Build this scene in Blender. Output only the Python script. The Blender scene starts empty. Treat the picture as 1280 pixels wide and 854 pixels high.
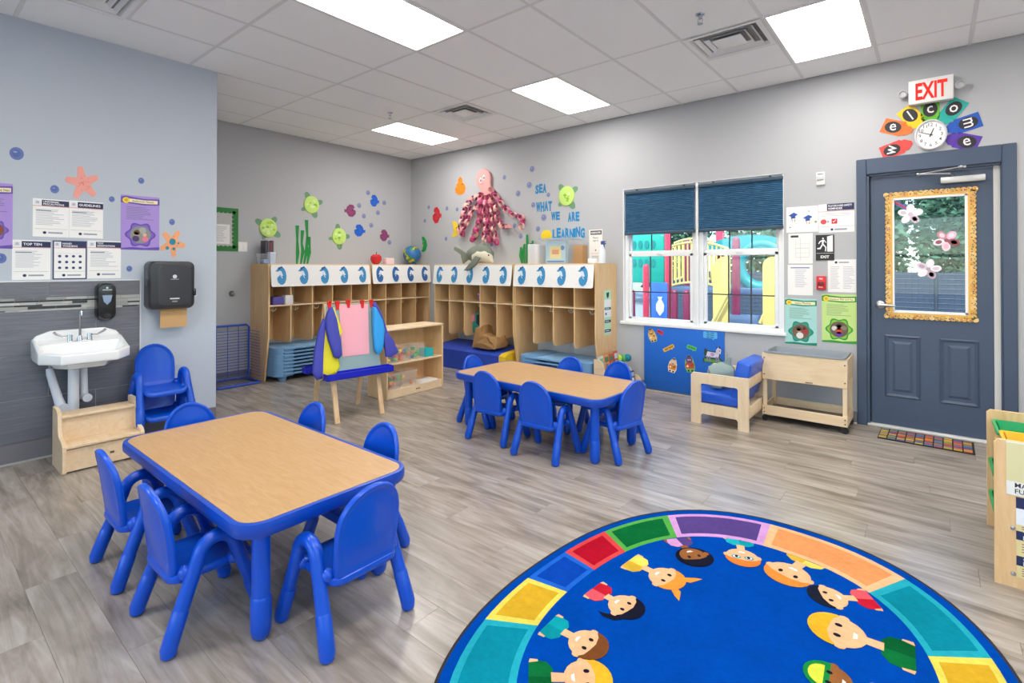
import bpy, bmesh, math, random
from mathutils import Vector, Matrix
random.seed(7)
PI = math.pi
scn = bpy.context.scene
COL = scn.collection

# ------------------------------------------------------------------ camera
cam_data = bpy.data.cameras.new('camera'); cam = bpy.data.objects.new('camera', cam_data); COL.objects.link(cam)
cam.location = (6.7434, -5.5462, 1.4046)
cam.rotation_euler = (PI / 2 + 0.00695, 0, 0.68755)
cam_data.sensor_width = 36; cam_data.lens = 17.993; cam_data.shift_y = -0.0758
cam_data.clip_start = 0.05; cam_data.clip_end = 200
scn.camera = cam

# ------------------------------------------------------------------ sky, sun, exposure
world = bpy.data.worlds.new('sky'); scn.world = world; world.use_nodes = True
wn = world.node_tree.nodes; wl = world.node_tree.links; wn.clear()
sky = wn.new('ShaderNodeTexSky'); sky.sky_type = 'NISHITA'; sky.sun_disc = False
sky.sun_elevation = math.radians(48); sky.sun_rotation = math.radians(200); sky.altitude = 50; sky.air_density = 1.0; sky.dust_density = 1.5
bg = wn.new('ShaderNodeBackground'); bg.inputs['Strength'].default_value = 0.6
wo = wn.new('ShaderNodeOutputWorld'); wl.new(sky.outputs[0], bg.inputs[0]); wl.new(bg.outputs[0], wo.inputs[0])
sun_d = bpy.data.lights.new('sun', 'SUN'); sun_d.energy = 4.2; sun_d.angle = math.radians(1.0); sun_d.color = (1, .95, .87)
sun = bpy.data.objects.new('sun', sun_d); COL.objects.link(sun); sun.rotation_euler = (math.radians(40), 0, math.radians(20))
PANEL = 14          # brightness of the ceiling panels
scn.view_settings.view_transform = 'Standard'; scn.view_settings.look = 'None'
scn.view_settings.gamma = 1; scn.view_settings.use_curve_mapping = False
scn.view_settings.exposure = 0.36

# ------------------------------------------------------------------ materials
def lin(h):
    h = h.lstrip('#'); c = [int(h[i:i + 2], 16) / 255 for i in (0, 2, 4)]
    return tuple(x / 12.92 if x <= .04045 else ((x + .055) / 1.055) ** 2.4 for x in c)
_m = {}
def col(h, rough=.6, metal=0.0, spec=.5, coat=0.0, bump=0.0, bscale=200.0):
    k = (h, rough, metal, spec, coat, bump, bscale)
    if k in _m: return _m[k]
    m = bpy.data.materials.new('paint_' + h.strip('#')); m.use_nodes = True
    nt = m.node_tree; b = nt.nodes['Principled BSDF']
    b.inputs['Base Color'].default_value = (*lin(h), 1); b.inputs['Roughness'].default_value = rough
    b.inputs['Metallic'].default_value = metal; b.inputs['Specular IOR Level'].default_value = spec
    b.inputs['Coat Weight'].default_value = coat; b.inputs['Coat Roughness'].default_value = .08
    if bump:
        n = nt.nodes.new('ShaderNodeTexNoise'); n.inputs['Scale'].default_value = bscale; n.inputs['Detail'].default_value = 4
        t = nt.nodes.new('ShaderNodeTexCoord'); bp = nt.nodes.new('ShaderNodeBump'); bp.inputs['Strength'].default_value = bump
        bp.inputs['Distance'].default_value = .01
        nt.links.new(t.outputs['Object'], n.inputs['Vector']); nt.links.new(n.outputs['Fac'], bp.inputs['Height']); nt.links.new(bp.outputs[0], b.inputs['Normal'])
    m.diffuse_color = (*lin(h), 1)
    _m[k] = m; return m
def ramp(nt, stops):
    r = nt.nodes.new('ShaderNodeValToRGB'); e = r.color_ramp.elements
    while len(e) < len(stops): e.new(.5)
    for el, (p, h) in zip(e, stops): el.position = p; el.color = (*lin(h), 1)
    return r
def grain(name, stops, scale=(1, 12, 12), nscale=3.0, rough=.4, rnd=.0, bump=.05, detail=6, coat=0.0, spec=.5, dist=1.2, vec='Object', blotch=False):
    """noise stretched along one axis, with an optional tone shift per object"""
    m = bpy.data.materials.new(name); m.use_nodes = True; nt = m.node_tree; b = nt.nodes['Principled BSDF']; L = nt.links
    t = nt.nodes.new('ShaderNodeTexCoord'); mp = nt.nodes.new('ShaderNodeMapping'); mp.inputs['Scale'].default_value = scale
    oi = nt.nodes.new('ShaderNodeObjectInfo'); va = nt.nodes.new('ShaderNodeVectorMath'); va.operation = 'MULTIPLY_ADD'
    va.inputs[1].default_value = (37, 53, 19)
    L.new(oi.outputs['Random'], va.inputs[0]); L.new(t.outputs[vec], va.inputs[2]); L.new(va.outputs[0], mp.inputs['Vector'])
    n = nt.nodes.new('ShaderNodeTexNoise'); n.inputs['Scale'].default_value = nscale; n.inputs['Detail'].default_value = detail
    n.inputs['Roughness'].default_value = .62; n.inputs['Distortion'].default_value = dist
    L.new(mp.outputs[0], n.inputs['Vector'])
    r = ramp(nt, stops); L.new(n.outputs['Fac'], r.inputs[0])
    out = r.outputs[0]
    if blotch:      # broad weathered patches along the boards
        n2 = nt.nodes.new('ShaderNodeTexNoise'); n2.inputs['Scale'].default_value = 1.6; n2.inputs['Detail'].default_value = 5; n2.inputs['Distortion'].default_value = 1.0
        m2 = nt.nodes.new('ShaderNodeMapping'); m2.inputs['Scale'].default_value = (.9, 3.2, 3.2); L.new(va.outputs[0], m2.inputs['Vector']); L.new(m2.outputs[0], n2.inputs['Vector'])
        r2 = ramp(nt, [(.28, '#b4ada4'), (.5, '#ece9e6'), (.7, '#ffffff')]); L.new(n2.outputs['Fac'], r2.inputs[0])
        mx = nt.nodes.new('ShaderNodeMix'); mx.data_type = 'RGBA'; mx.blend_type = 'MULTIPLY'; mx.inputs[0].default_value = .9
        L.new(out, mx.inputs[6]); L.new(r2.outputs[0], mx.inputs[7]); out = mx.outputs[2]
    if rnd:
        hs = nt.nodes.new('ShaderNodeHueSaturation'); mr = nt.nodes.new('ShaderNodeMapRange')
        mr.inputs['To Min'].default_value = 1 - rnd; mr.inputs['To Max'].default_value = 1 + rnd
        L.new(oi.outputs['Random'], mr.inputs['Value']); L.new(mr.outputs[0], hs.inputs['Value']); L.new(out, hs.inputs['Color']); out = hs.outputs[0]
    L.new(out, b.inputs['Base Color']); b.inputs['Roughness'].default_value = rough
    b.inputs['Coat Weight'].default_value = coat; b.inputs['Specular IOR Level'].default_value = spec
    if bump:
        bp = nt.nodes.new('ShaderNodeBump'); bp.inputs['Strength'].default_value = bump; bp.inputs['Distance'].default_value = .004
        L.new(n.outputs['Fac'], bp.inputs['Height']); L.new(bp.outputs[0], b.inputs['Normal'])
    return m
def glass_mat(name, tint='#ffffff', refl=1.0):
    m = bpy.data.materials.new(name); m.use_nodes = True; nt = m.node_tree; nt.nodes.clear()
    o = nt.nodes.new('ShaderNodeOutputMaterial'); mx = nt.nodes.new('ShaderNodeMixShader'); tr = nt.nodes.new('ShaderNodeBsdfTransparent')
    gl = nt.nodes.new('ShaderNodeBsdfGlossy'); fr = nt.nodes.new('ShaderNodeFresnel'); fr.inputs[0].default_value = 1.35
    tr.inputs[0].default_value = (*lin(tint), 1); gl.inputs['Roughness'].default_value = .02; gl.inputs[0].default_value = (refl, refl, refl, 1)
    nt.links.new(fr.outputs[0], mx.inputs[0]); nt.links.new(tr.outputs[0], mx.inputs[1]); nt.links.new(gl.outputs[0], mx.inputs[2]); nt.links.new(mx.outputs[0], o.inputs[0])
    return m
def clear_plastic(name, h, alpha):
    m = bpy.data.materials.new(name); m.use_nodes = True; b = m.node_tree.nodes['Principled BSDF']
    b.inputs['Base Color'].default_value = (*lin(h), 1); b.inputs['Alpha'].default_value = alpha; b.inputs['Roughness'].default_value = .18
    return m
def glow(name, h, s):
    m = bpy.data.materials.new(name); m.use_nodes = True; nt = m.node_tree; nt.nodes.clear()
    o = nt.nodes.new('ShaderNodeOutputMaterial'); e = nt.nodes.new('ShaderNodeEmission'); e.inputs[0].default_value = (*lin(h), 1); e.inputs[1].default_value = s
    nt.links.new(e.outputs[0], o.inputs[0]); return m

WALL = col('#b5b7ba', .75, bump=.04, bscale=90)
WALL_DAYLIT = col('#bcc4ce', .75, bump=.04, bscale=90)  # same paint as the other walls, bluish daylight mixed into the colour
CEILM = col('#fafcfe', .9, bump=.35, bscale=130)
TBAR = col('#e4e5e6', .5)
WHITE = col('#f1f0ee', .45)
PAPER = col('#f3f2f0', .7)
BLUE = col('#004ec2', .33, spec=.45, coat=.12)
BLUE_EDGE = col('#0043ae', .38, coat=.15)
LAM = grain('maple_laminate', [(.25, '#b68c5a'), (.5, '#be9767'), (.75, '#c6a274')], (2, 14, 14), 3, .38, bump=.0)
BIRCH = grain('birch_ply', [(.25, '#dfb27a'), (.5, '#e8c08b'), (.78, '#f0cd9e')], (9, 9, 1.0), 2.5, .45, .03, .02)
BIRCHP = grain('pale_birch', [(.25, '#e0c197'), (.5, '#e8cda6'), (.78, '#efd8b6')], (1.2, 9, 9), 2.5, .45, .03, .02)
PINE = grain('pine', [(.3, '#d6ab7c'), (.55, '#e2bd90'), (.8, '#ecd0a8')], (10, 10, 1.2), 3, .5, .05, .03)
PLANK = grain('vinyl_plank', [(.22, '#877f75'), (.42, '#a0978c'), (.58, '#b0a79c'), (.80, '#c4bcb1')], (.9, 10, 10), 1.5, .24, .05, .03, 9, spec=.62, dist=1.8, blotch=True)
TILE = grain('grey_porcelain', [(.3, '#64656c'), (.5, '#707178'), (.75, '#7e8087')], (14, 1.0, 26), 3, .32, .04, .02, 5)
DOORP = col('#44536a', .42, bump=.03, bscale=300)
CHROME = col('#c9cbd0', .16, 1.0)
STEEL = col('#b9bbbf', .32, 1.0)
PORC = col('#f3f3f1', .12, coat=.4)
BLACK = col('#111113', .2, coat=.3)
BLACKM = col('#1b1b1d', .45)
WIRE = col('#2450b8', .4)
VINYL = col('#1f58c8', .34)
GLASS = glass_mat('window_glass', '#eef8fc')
PLASTIC = clear_plastic('clear_bin_plastic', '#eef2f4', .17)
RUBBER = col('#232325', .7)

# ------------------------------------------------------------------ mesh collecting
def frame(o, u, v):
    o = Vector(o); u = Vector(u); v = Vector(v); w = u.cross(v)
    return lambda a, b, c=0.0: tuple(o + u * a + v * b + w * c)
FW = frame((0, 0, 0), (1, 0, 0), (0, 0, 1))            # window wall: x, z, out into the room
FB = frame((0, 0, 0), (0, 1, 0), (0, 0, 1))            # back wall: y, z, out
XS = 1.66
FS = frame((XS, 0, 0), (0, 1, 0), (0, 0, 1))           # sink wall
FLOORF = frame((0, 0, 0), (1, 0, 0), (0, 1, 0))        # floor: x, y, up
_rb = {}
class MB:
    def __init__(s): s.v = []; s.f = []; s.mi = []; s.mats = []; s.sm = []
    def _i(s, mat):
        if mat not in s.mats: s.mats.append(mat)
        return s.mats.index(mat)
    def add(s, vs, fs, mat=None):
        n = len(s.v); s.v += [tuple(p) for p in vs]; i = s._i(mat)
        for f in fs: s.f.append([n + k for k in f]); s.mi.append(i)
        return s
    def box(s, x0, x1, y0, y1, z0, z1, mat=None, r=0.0, seg=2, fr=None, M=None):
        x0, x1 = min(x0, x1), max(x0, x1); y0, y1 = min(y0, y1), max(y0, y1); z0, z1 = min(z0, z1), max(z0, z1)
        d = (x1 - x0, y1 - y0, z1 - z0); c = ((x0 + x1) / 2, (y0 + y1) / 2, (z0 + z1) / 2)
        r = min(r, .49 * min(d))
        key = (round(d[0], 4), round(d[1], 4), round(d[2], 4), round(r, 4), seg)
        if key not in _rb:
            if r <= 0:
                vs = [(i * d[0] / 2, j * d[1] / 2, k * d[2] / 2) for i in (-1, 1) for j in (-1, 1) for k in (-1, 1)]
                _rb[key] = (vs, [(0, 1, 3, 2), (4, 6, 7, 5), (0, 4, 5, 1), (2, 3, 7, 6), (0, 2, 6, 4), (1, 5, 7, 3)])
            else:
                bm = bmesh.new(); bmesh.ops.create_cube(bm, size=1)
                for q in bm.verts: q.co = Vector((q.co.x * d[0], q.co.y * d[1], q.co.z * d[2]))
                bmesh.ops.bevel(bm, geom=bm.edges[:], offset=r, segments=seg, profile=.5, affect='EDGES')
                bm.verts.index_update(); _rb[key] = ([tuple(q.co) for q in bm.verts], [[q.index for q in f.verts] for f in bm.faces]); bm.free()
        vs, fs = _rb[key]; vs = [(a + c[0], b + c[1], e + c[2]) for a, b, e in vs]
        if M is not None: vs = [tuple(M @ Vector(p)) for p in vs]
        if fr is not None: vs = [fr(*p) for p in vs]
        return s.add(vs, fs, mat)
    def tube(s, pts, r, mat=None, n=10, cap=True, sq=1.0, dome=False):
        P = [Vector(p) for p in pts]; R = list(r) if hasattr(r, '__len__') else [r] * len(P)
        if dome:      # rounded ends
            P2, R2 = [], []
            d0 = (P[0] - P[1]).normalized(); d1 = (P[-1] - P[-2]).normalized()
            for t in (80, 55, 28): a = math.radians(t); P2.append(P[0] + d0 * R[0] * (math.sin(a) - 1)); R2.append(R[0] * math.cos(a))
            Pm = [P[0] - d0 * R[0]] + P[1:-1] + [P[-1] - d1 * R[-1]]; Rm = R
            P2 += Pm; R2 += Rm
            for t in (28, 55, 80): a = math.radians(t); P2.append(P[-1] + d1 * R[-1] * (math.sin(a) - 1)); R2.append(R[-1] * math.cos(a))
            P, R = P2, R2
        vs, fs = [], []
        T = [(P[min(i + 1, len(P) - 1)] - P[max(i - 1, 0)]).normalized() for i in range(len(P))]
        ref = Vector((0, 0, 1)) if abs(T[0].z) < .9 else Vector((1, 0, 0))
        N = (ref - T[0] * ref.dot(T[0])).normalized()
        for i, p in enumerate(P):
            N = (N - T[i] * N.dot(T[i])).normalized(); B = T[i].cross(N)
            for k in range(n):
                a = 2 * PI * k / n; vs.append(tuple(p + (N * math.cos(a) + B * math.sin(a) * sq) * R[i]))
        for i in range(len(P) - 1):
            for k in range(n):
                k2 = (k + 1) % n; fs.append((i * n + k, i * n + k2, (i + 1) * n + k2, (i + 1) * n + k))
        if cap: fs += [tuple(range(n - 1, -1, -1)), tuple(range((len(P) - 1) * n, len(P) * n))]
        return s.add(vs, fs, mat)
    def lathe(s, prof, mat=None, n=20, c=(0, 0, 0), fr=None, ax=1.0):
        vs, fs = [], []
        for r, z in prof:
            for k in range(n):
                a = 2 * PI * k / n; p = (c[0] + r * math.cos(a) * ax, c[1] + r * math.sin(a), c[2] + z); vs.append(fr(*p) if fr else p)
        for i in range(len(prof) - 1):
            for k in range(n):
                k2 = (k + 1) % n; fs.append((i * n + k, i * n + k2, (i + 1) * n + k2, (i + 1) * n + k))
        if prof[0][0] > 1e-6: fs.append(tuple(range(n - 1, -1, -1)))
        if prof[-1][0] > 1e-6: fs.append(tuple(range((len(prof) - 1) * n, len(prof) * n)))
        return s.add(vs, fs, mat)
    def ball(s, c, r, mat=None, n=14, sc=(1, 1, 1), M=None):
        vs, fs = [], []; m = n // 2
        for i in range(m + 1):
            t = -PI / 2 + PI * i / m
            for k in range(n):
                a = 2 * PI * k / n; q = Vector((r * math.cos(t) * math.cos(a) * sc[0], r * math.cos(t) * math.sin(a) * sc[1], r * math.sin(t) * sc[2]))
                if M is not None: q = M @ q
                vs.append(tuple(q + Vector(c)))
        for i in range(m):
            for k in range(n):
                k2 = (k + 1) % n; fs.append((i * n + k, i * n + k2, (i + 1) * n + k2, (i + 1) * n + k))
        return s.add(vs, fs, mat)
    def prism(s, o, d0, d1, mat=None, fr=None):
        n = len(o); fr = fr or (lambda a, b, c: (a, b, c))
        ar = sum(o[i][0] * o[(i + 1) % n][1] - o[(i + 1) % n][0] * o[i][1] for i in range(n))
        if ar < 0: o = o[::-1]
        vs = [fr(a, b, d0) for a, b in o] + [fr(a, b, d1) for a, b in o]
        fs = [tuple(range(n - 1, -1, -1)), tuple(range(n, 2 * n))] + [(i, (i + 1) % n, n + (i + 1) % n, n + i) for i in range(n)]
        return s.add(vs, fs, mat)
    def puff(s, o, t, mat=None, fr=None, rings=((1, 0), (.97, .55), (.9, .88), (.6, 1), (.25, 1)), back=True, c=None):
        """a padded slab: outline o bulging to +-t along w"""
        n = len(o); fr = fr or (lambda a, b, c: (a, b, c))
        ar = sum(o[i][0] * o[(i + 1) % n][1] - o[(i + 1) % n][0] * o[i][1] for i in range(n))
        if ar < 0: o = o[::-1]
        cx, cy = c or (sum(p[0] for p in o) / n, sum(p[1] for p in o) / n)
        vs, fs = [], []
        R = list(rings)
        for k, (sc, h) in enumerate(R): vs += [fr(cx + (a - cx) * sc, cy + (b - cy) * sc, t * h) for a, b in o]
        for k in range(len(R) - 1): fs += [(k * n + i, k * n + (i + 1) % n, (k + 1) * n + (i + 1) % n, (k + 1) * n + i) for i in range(n)]
        fs.append(tuple(range((len(R) - 1) * n, len(R) * n)))
        if back:
            b0 = len(vs)
            for k, (sc, h) in enumerate(R[1:]): vs += [fr(cx + (a - cx) * sc, cy + (b - cy) * sc, -t * h) for a, b in o]
            fs += [((i + 1) % n, i, b0 + i, b0 + (i + 1) % n) for i in range(n)]
            for k in range(len(R) - 2): fs += [(b0 + k * n + (i + 1) % n, b0 + k * n + i, b0 + (k + 1) * n + i, b0 + (k + 1) * n + (i + 1) % n) for i in range(n)]
            fs.append(tuple(range(b0 + (len(R) - 1) * n - 1, b0 + (len(R) - 2) * n - 1, -1)))
        else: fs.append(tuple(range(n - 1, -1, -1)))
        return s.add(vs, fs, mat)
    def xf(s, M):
        s.v = [tuple(M @ Vector(p)) for p in s.v]; return s
    def build(s, name, mat=None, parent=None, smooth=True, sharp=.65, top=False):
        if not top and parent is None:      # origin at the middle of its underside
            lo = [min(p[i] for p in s.v) for i in range(3)]; hi = [max(p[i] for p in s.v) for i in range(3)]
            org = ((lo[0] + hi[0]) / 2, (lo[1] + hi[1]) / 2, lo[2])
        else: org = (0, 0, 0)
        me = bpy.data.meshes.new(name); me.from_pydata([(p[0] - org[0], p[1] - org[1], p[2] - org[2]) for p in s.v], [], s.f)
        for m in s.mats: me.materials.append(m or mat)
        if len(s.mats) > 1: me.polygons.foreach_set('material_index', s.mi)
        if smooth: me.shade_smooth(); me.set_sharp_from_angle(angle=sharp)
        o = bpy.data.objects.new(name, me); o.location = org; COL.objects.link(o)
        if parent is not None: o.parent = parent
        return o
def tag(o, label=None, cat=None, group=None, kind=None):
    for k, v in (('label', label), ('category', cat), ('group', group), ('kind', kind)):
        if v: o[k] = v
    return o
def thing(name, label, cat, loc=(0, 0, 0), rz=0.0, group=None):
    o = bpy.data.objects.new(name, None); o.empty_display_size = .05; COL.objects.link(o)
    o.location = loc; o.rotation_euler = (0, 0, rz)
    return tag(o, label, cat, group)
def copy_tree(o, parent=None):
    c = o.copy(); COL.objects.link(c)
    if parent is not None: c.parent = parent
    for ch in list(o.children): copy_tree(ch, c)
    return c
def dup(o, loc, rz, label):
    c = copy_tree(o); c.location = loc; c.rotation_euler = (0, 0, rz); c['label'] = label; return c
def ell(cx, cy, a, b, n=16, a0=0.0):
    return [(cx + a * math.cos(a0 + 2 * PI * k / n), cy + b * math.sin(a0 + 2 * PI * k / n)) for k in range(n)]
def rrect(x0, y0, x1, y1, r, k=4):
    o = []
    for cx, cy, a in ((x1 - r, y1 - r, 0), (x0 + r, y1 - r, 90), (x0 + r, y0 + r, 180), (x1 - r, y0 + r, 270)):
        for i in range(k + 1):
            t = math.radians(a + 90 * i / k); o.append((cx + r * math.cos(t), cy + r * math.sin(t)))
    return o
def arc(c, r, a0, a1, n, f):
    return [f(c[0] + r * math.cos(math.radians(a0 + (a1 - a0) * i / n)), c[1] + r * math.sin(math.radians(a0 + (a1 - a0) * i / n))) for i in range(n + 1)]

_txt = {}
def text_mesh(s, bold=.0):
    if (s, bold) not in _txt:
        c = bpy.data.curves.new('t', 'FONT'); c.body = s; c.size = 1; c.resolution_u = 2; c.offset = bold
        o = bpy.data.objects.new('t', c); me = bpy.data.meshes.new_from_object(o)
        vs = [(v.co.x, v.co.y) for v in me.vertices]; fs = [list(p.vertices) for p in me.polygons]
        bpy.data.objects.remove(o); bpy.data.curves.remove(c); bpy.data.meshes.remove(me)
        xs = [p[0] for p in vs]; ys = [p[1] for p in vs]
        _txt[(s, bold)] = (vs, fs, min(xs), max(xs), min(ys), max(ys))
    return _txt[(s, bold)]
class Print(MB):
    """a sheet of paper or card on a plane, printed with flat shapes; places are given as shares of its width and height"""
    def __init__(s, fr, u0, v0, u1, v1, paper='#f3f2f0', t=.0015, w0=0.0, rot=0.0, outline=None):
        super().__init__()
        u0, u1 = min(u0, u1), max(u0, u1); v0, v1 = min(v0, v1), max(v0, v1)
        s.w, s.h, s.t = u1 - u0, v1 - v0, t; c, sn = math.cos(rot), math.sin(rot); cu, cv = (u0 + u1) / 2, (v0 + v1) / 2
        def g(a, b, d):
            a = (a - .5) * s.w; b = (b - .5) * s.h; return fr(cu + a * c - b * sn, cv + a * sn + b * c, w0 + d)
        s.g = g
        if paper: s.prism(outline or [(0, 0), (1, 0), (1, 1), (0, 1)], 0, t, col(paper, .7), g)
    def poly(s, o, h, l=1):
        n = len(o); ar = sum(o[i][0] * o[(i + 1) % n][1] - o[(i + 1) % n][0] * o[i][1] for i in range(n))
        if ar < 0: o = o[::-1]
        s.add([s.g(a, b, s.t + .0004 * l) for a, b in o], [tuple(range(n))], col(h, .7)); return s
    def rect(s, a, b, c, d, h, l=1): return s.poly([(a, b), (c, b), (c, d), (a, d)], h, l)
    def disc(s, a, b, r, h, l=1, ry=None, n=18): return s.poly(ell(a, b, r, ry if ry else r * s.w / s.h, n), h, l)
    def text(s, t, a, b, hh, h, l=2, al='l', maxw=None, bold=.012, rot=0.0):
        vs, fs, x0, x1, y0, y1 = text_mesh(t, bold); k = hh * s.h / .7; wd = (x1 - x0) * k; kx = k
        if maxw and wd > maxw * s.w: kx = k * maxw * s.w / wd; wd = maxw * s.w
        off = {'l': 0, 'c': -wd / 2, 'r': -wd}[al]; c, sn = math.cos(rot), math.sin(rot); cy = -.35 * k if al == 'c' else 0
        out = []
        for x, y in vs:
            X = (x - x0) * kx + off; Y = y * k + cy; out.append(s.g(a + (X * c - Y * sn) / s.w, b + (X * sn + Y * c) / s.h, s.t + .0004 * l))
        s.add(out, fs, col(h, .7)); return s
    def lines(s, a, b, c, d, n, h='#9aa0a8', th=.35, l=1, seed=0):
        rd = random.Random(seed); dy = (d - b) / n
        for i in range(n):
            y = d - (i + .5) * dy; s.rect(a, y - dy * th / 2, a + (c - a) * rd.uniform(.55, 1), y + dy * th / 2, h, l)
        return s
def struct(mb, name, mat, parent=None):
    o = mb.build(name, mat, parent, top=True)
    if parent is None: o['kind'] = 'structure'
    return o

# ------------------------------------------------------------------ room shell
H = 3.2046
EAST, SOUTH = 8.9, -8.2
XL = [0, .463, 1.056, 1.649, 2.242, 2.835, 3.428, 4.021, 4.614, 5.207, 5.8, 6.393, 6.986, 7.579, 8.172, 8.765, EAST]
YL = [0, -.475, -1.572, -2.762, -3.86, -4.98, -6.1, -7.2, SOUTH]
sl = MB().box(-.2, EAST + .2, SOUTH - .2, .2, -.12, -.012, RUBBER)
floor = struct(sl, 'floor', RUBBER)
pl = MB().box(-.6106, .6106, -.0887, .0887, -.012, 0, r=.0006, seg=1).build('plank', PLANK, floor, smooth=False)
pl.location = (.7, -.09, 0); plm = pl.data
placed = [pl]; rest = MB()
for j in range(46):
    y = -.09 - j * .178; off = (j * .437) % 1.222 - 1.222
    for i in range(9):
        x = off + i * 1.222 + .61
        if x < -.4 or x > EAST + .4 or y < SOUTH - .1: continue
        if y > -5.4 and x < 7.8 and not (x < 1.0 and y < -3.8):
            if len(placed) == 1 and not placed[0].get('set'): o = pl; o['set'] = 1; placed.append(None)
            else: o = bpy.data.objects.new('plank', plm); COL.objects.link(o); o.parent = floor
            o.location = (x, y, 0)
        else: rest.box(max(x - .61, -.1), min(x + .61, EAST + .1), y - .0885, y + .0885, -.012, 0)
del pl['set']
ro = rest.build('plank_field', PLANK, floor, smooth=False); ro['kind'] = 'stuff'

# window wall with its two openings
WX0, WX1, WZ0, WZ1 = 3.90, 5.625, .765, 2.33
DX0, DX1, DZ1 = 6.29, 7.17, 2.237
w = MB()
for x0, x1, z0, z1 in ((-.2, WX0, 0, H), (WX0, WX1, 0, WZ0), (WX0, WX1, WZ1, H), (WX1, DX0, 0, H), (DX0, DX1, DZ1, H), (DX1, EAST + .2, 0, H)):
    w.box(x0, x1, 0, .17, z0 - (.1 if z0 == 0 else 0), z1 + (.15 if z1 == H else 0))
wall_n = struct(w, 'wall_north', WALL)
wall_w = struct(MB().box(-.2, 0, -3.7, 0, -.1, H + .15), 'wall_west', WALL)
struct(MB().box(XS - .12, XS, SOUTH - .2, -3.636, -.1, H + .15).box(-.2, XS - .12, -3.75, -3.636, -.1, H + .15), 'wall_sink', WALL_DAYLIT)
sw = MB()  # south wall; its unseen windows are added so sunlight bounces onto the ceiling
for x0, x1, z0, z1 in ((-.2, 2.4, 0, H), (2.4, 8.2, 0, .8), (2.4, 8.2, 2.5, H), (8.2, EAST + .2, 0, H), (5.2, 5.4, .8, 2.5)): sw.box(x0, x1, SOUTH - .2, SOUTH, z0 - (.1 if z0 == 0 else 0), z1 + (.15 if z1 == H else 0))
struct(sw, 'wall_south', WALL)
for n, (a, b) in enumerate(((2.4, 5.2), (5.4, 8.2))):
    fm = MB()
    for q in ((a, b, .8, .85), (a, b, 2.45, 2.5), (a, a + .05, .85, 2.45), (b - .05, b, .85, 2.45), (a, b, 1.62, 1.68)): fm.box(q[0], q[1], SOUTH - .1, SOUTH - .05, q[2], q[3])
    wo_ = struct(fm, 'window_%d' % (n + 5), WHITE)
    MB().box(a + .05, b - .05, SOUTH - .08, SOUTH - .074, .85, 2.45).build('pane', GLASS, wo_)
ew = MB()      # east wall with a window band that lets daylight in
for y0, y1, z0, z1 in ((SOUTH - .2, -6.9, 0, H), (-6.9, -2.4, 0, .9), (-6.9, -2.4, 2.45, H), (-2.4, .2, 0, H), (-4.75, -4.55, .9, 2.45)):
    ew.box(EAST, EAST + .17, y0, y1, z0 - (.1 if z0 == 0 else 0), z1 + (.15 if z1 == H else 0))
struct(ew, 'wall_east', WALL)
for n, (a, b) in enumerate(((-6.9, -4.75), (-4.55, -2.4))):
    fm = MB()
    for q in ((a, b, .9, .95), (a, b, 2.4, 2.45), (a, a + .05, .95, 2.4), (b - .05, b, .95, 2.4), (a, b, 1.62, 1.68)): fm.box(EAST + .05, EAST + .1, *q)
    wo_ = struct(fm, 'window_%d' % (n + 3), WHITE)
    MB().box(EAST + .07, EAST + .076, a + .05, b - .05, .95, 2.4).build('pane', GLASS, wo_)
# baseboards: grey vinyl
bbm = col('#77757a', .5)
def bb(name, x0, x1, y0, y1, h=.105): return struct(MB().box(x0, x1, y0, y1, 0, h, r=.003, seg=1), name, bbm)
bb('baseboard_north', 0, 6.215, -.012, 0); bb('baseboard_north_end', 7.255, EAST, -.012, 0)
bb('baseboard_west', 0, .012, -3.636, -.012); bb('baseboard_sink', XS, XS + .012, -4.222, -3.636, .13)
bb('baseboard_tile', XS, XS + .014, SOUTH, -4.222, .145)
struct(MB().box(XS, XS + .022, SOUTH, -4.222, 0, .012), 'trim_1', col('#b5b3ae', .6))
struct(MB().box(3.8, 6.215, -.02, 0, 0, .01), 'trim_2', col('#c9c6c0', .6))

# ceiling: slab, tiles, grid bars
ceil = struct(MB().box(-.2, EAST + .2, SOUTH - .2, .2, H + .02, H + .15), 'ceiling', col('#8d8c8a', .9))
LIGHTS = [(2, 1), (6, 1), (10, 1), (6, 3), (10, 3), (6, 5), (10, 5), (14, 1), (14, 3), (14, 5)]
VENTS = [(4, 1, 0), (9, 1, 0), (4, 4, 1)]
g = .011; _tm = {}
def tile_box(x0, x1, y0, y1):
    k = (round(x1 - x0, 3), round(y1 - y0, 3))
    if k not in _tm:
        o = MB().box(-k[0] / 2, k[0] / 2, -k[1] / 2, k[1] / 2, 0, .014, r=.003, seg=1).build('tile', CEILM, ceil, smooth=False); _tm[k] = o.data
    else: o = bpy.data.objects.new('tile', _tm[k]); COL.objects.link(o); o.parent = ceil
    o.location = ((x0 + x1) / 2, (y0 + y1) / 2, H + .0012)
for i in range(len(XL) - 1):
    for j in range(len(YL) - 1):
        x0, x1, y0, y1 = XL[i] + g, XL[i + 1] - g, YL[j + 1] + g, YL[j] - g
        if (i, j) in LIGHTS or (x1 < 1.4 and y1 < -3.9): continue
        v = [q for q in VENTS if q[:2] == (i, j)]
        if v:      # half tile beside the diffuser
            if v[0][2] == 0: tile_box(x0, x1, YL[j + 1] + .54 + g, y1)
            else: tile_box(x0, x1, YL[j] - .6 + g, y1)
        else: tile_box(x0, x1, y0, y1)
for x in XL[1:-1]: MB().box(x - g - .001, x + g + .001, SOUTH, 0, H, H + .012).build('grid_bar', TBAR, ceil, smooth=False)
for y in YL[1:-1]: MB().box(0, EAST, y - g - .001, y + g + .001, H + .0006, H + .0126).build('grid_bar', TBAR, ceil, smooth=False)
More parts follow.
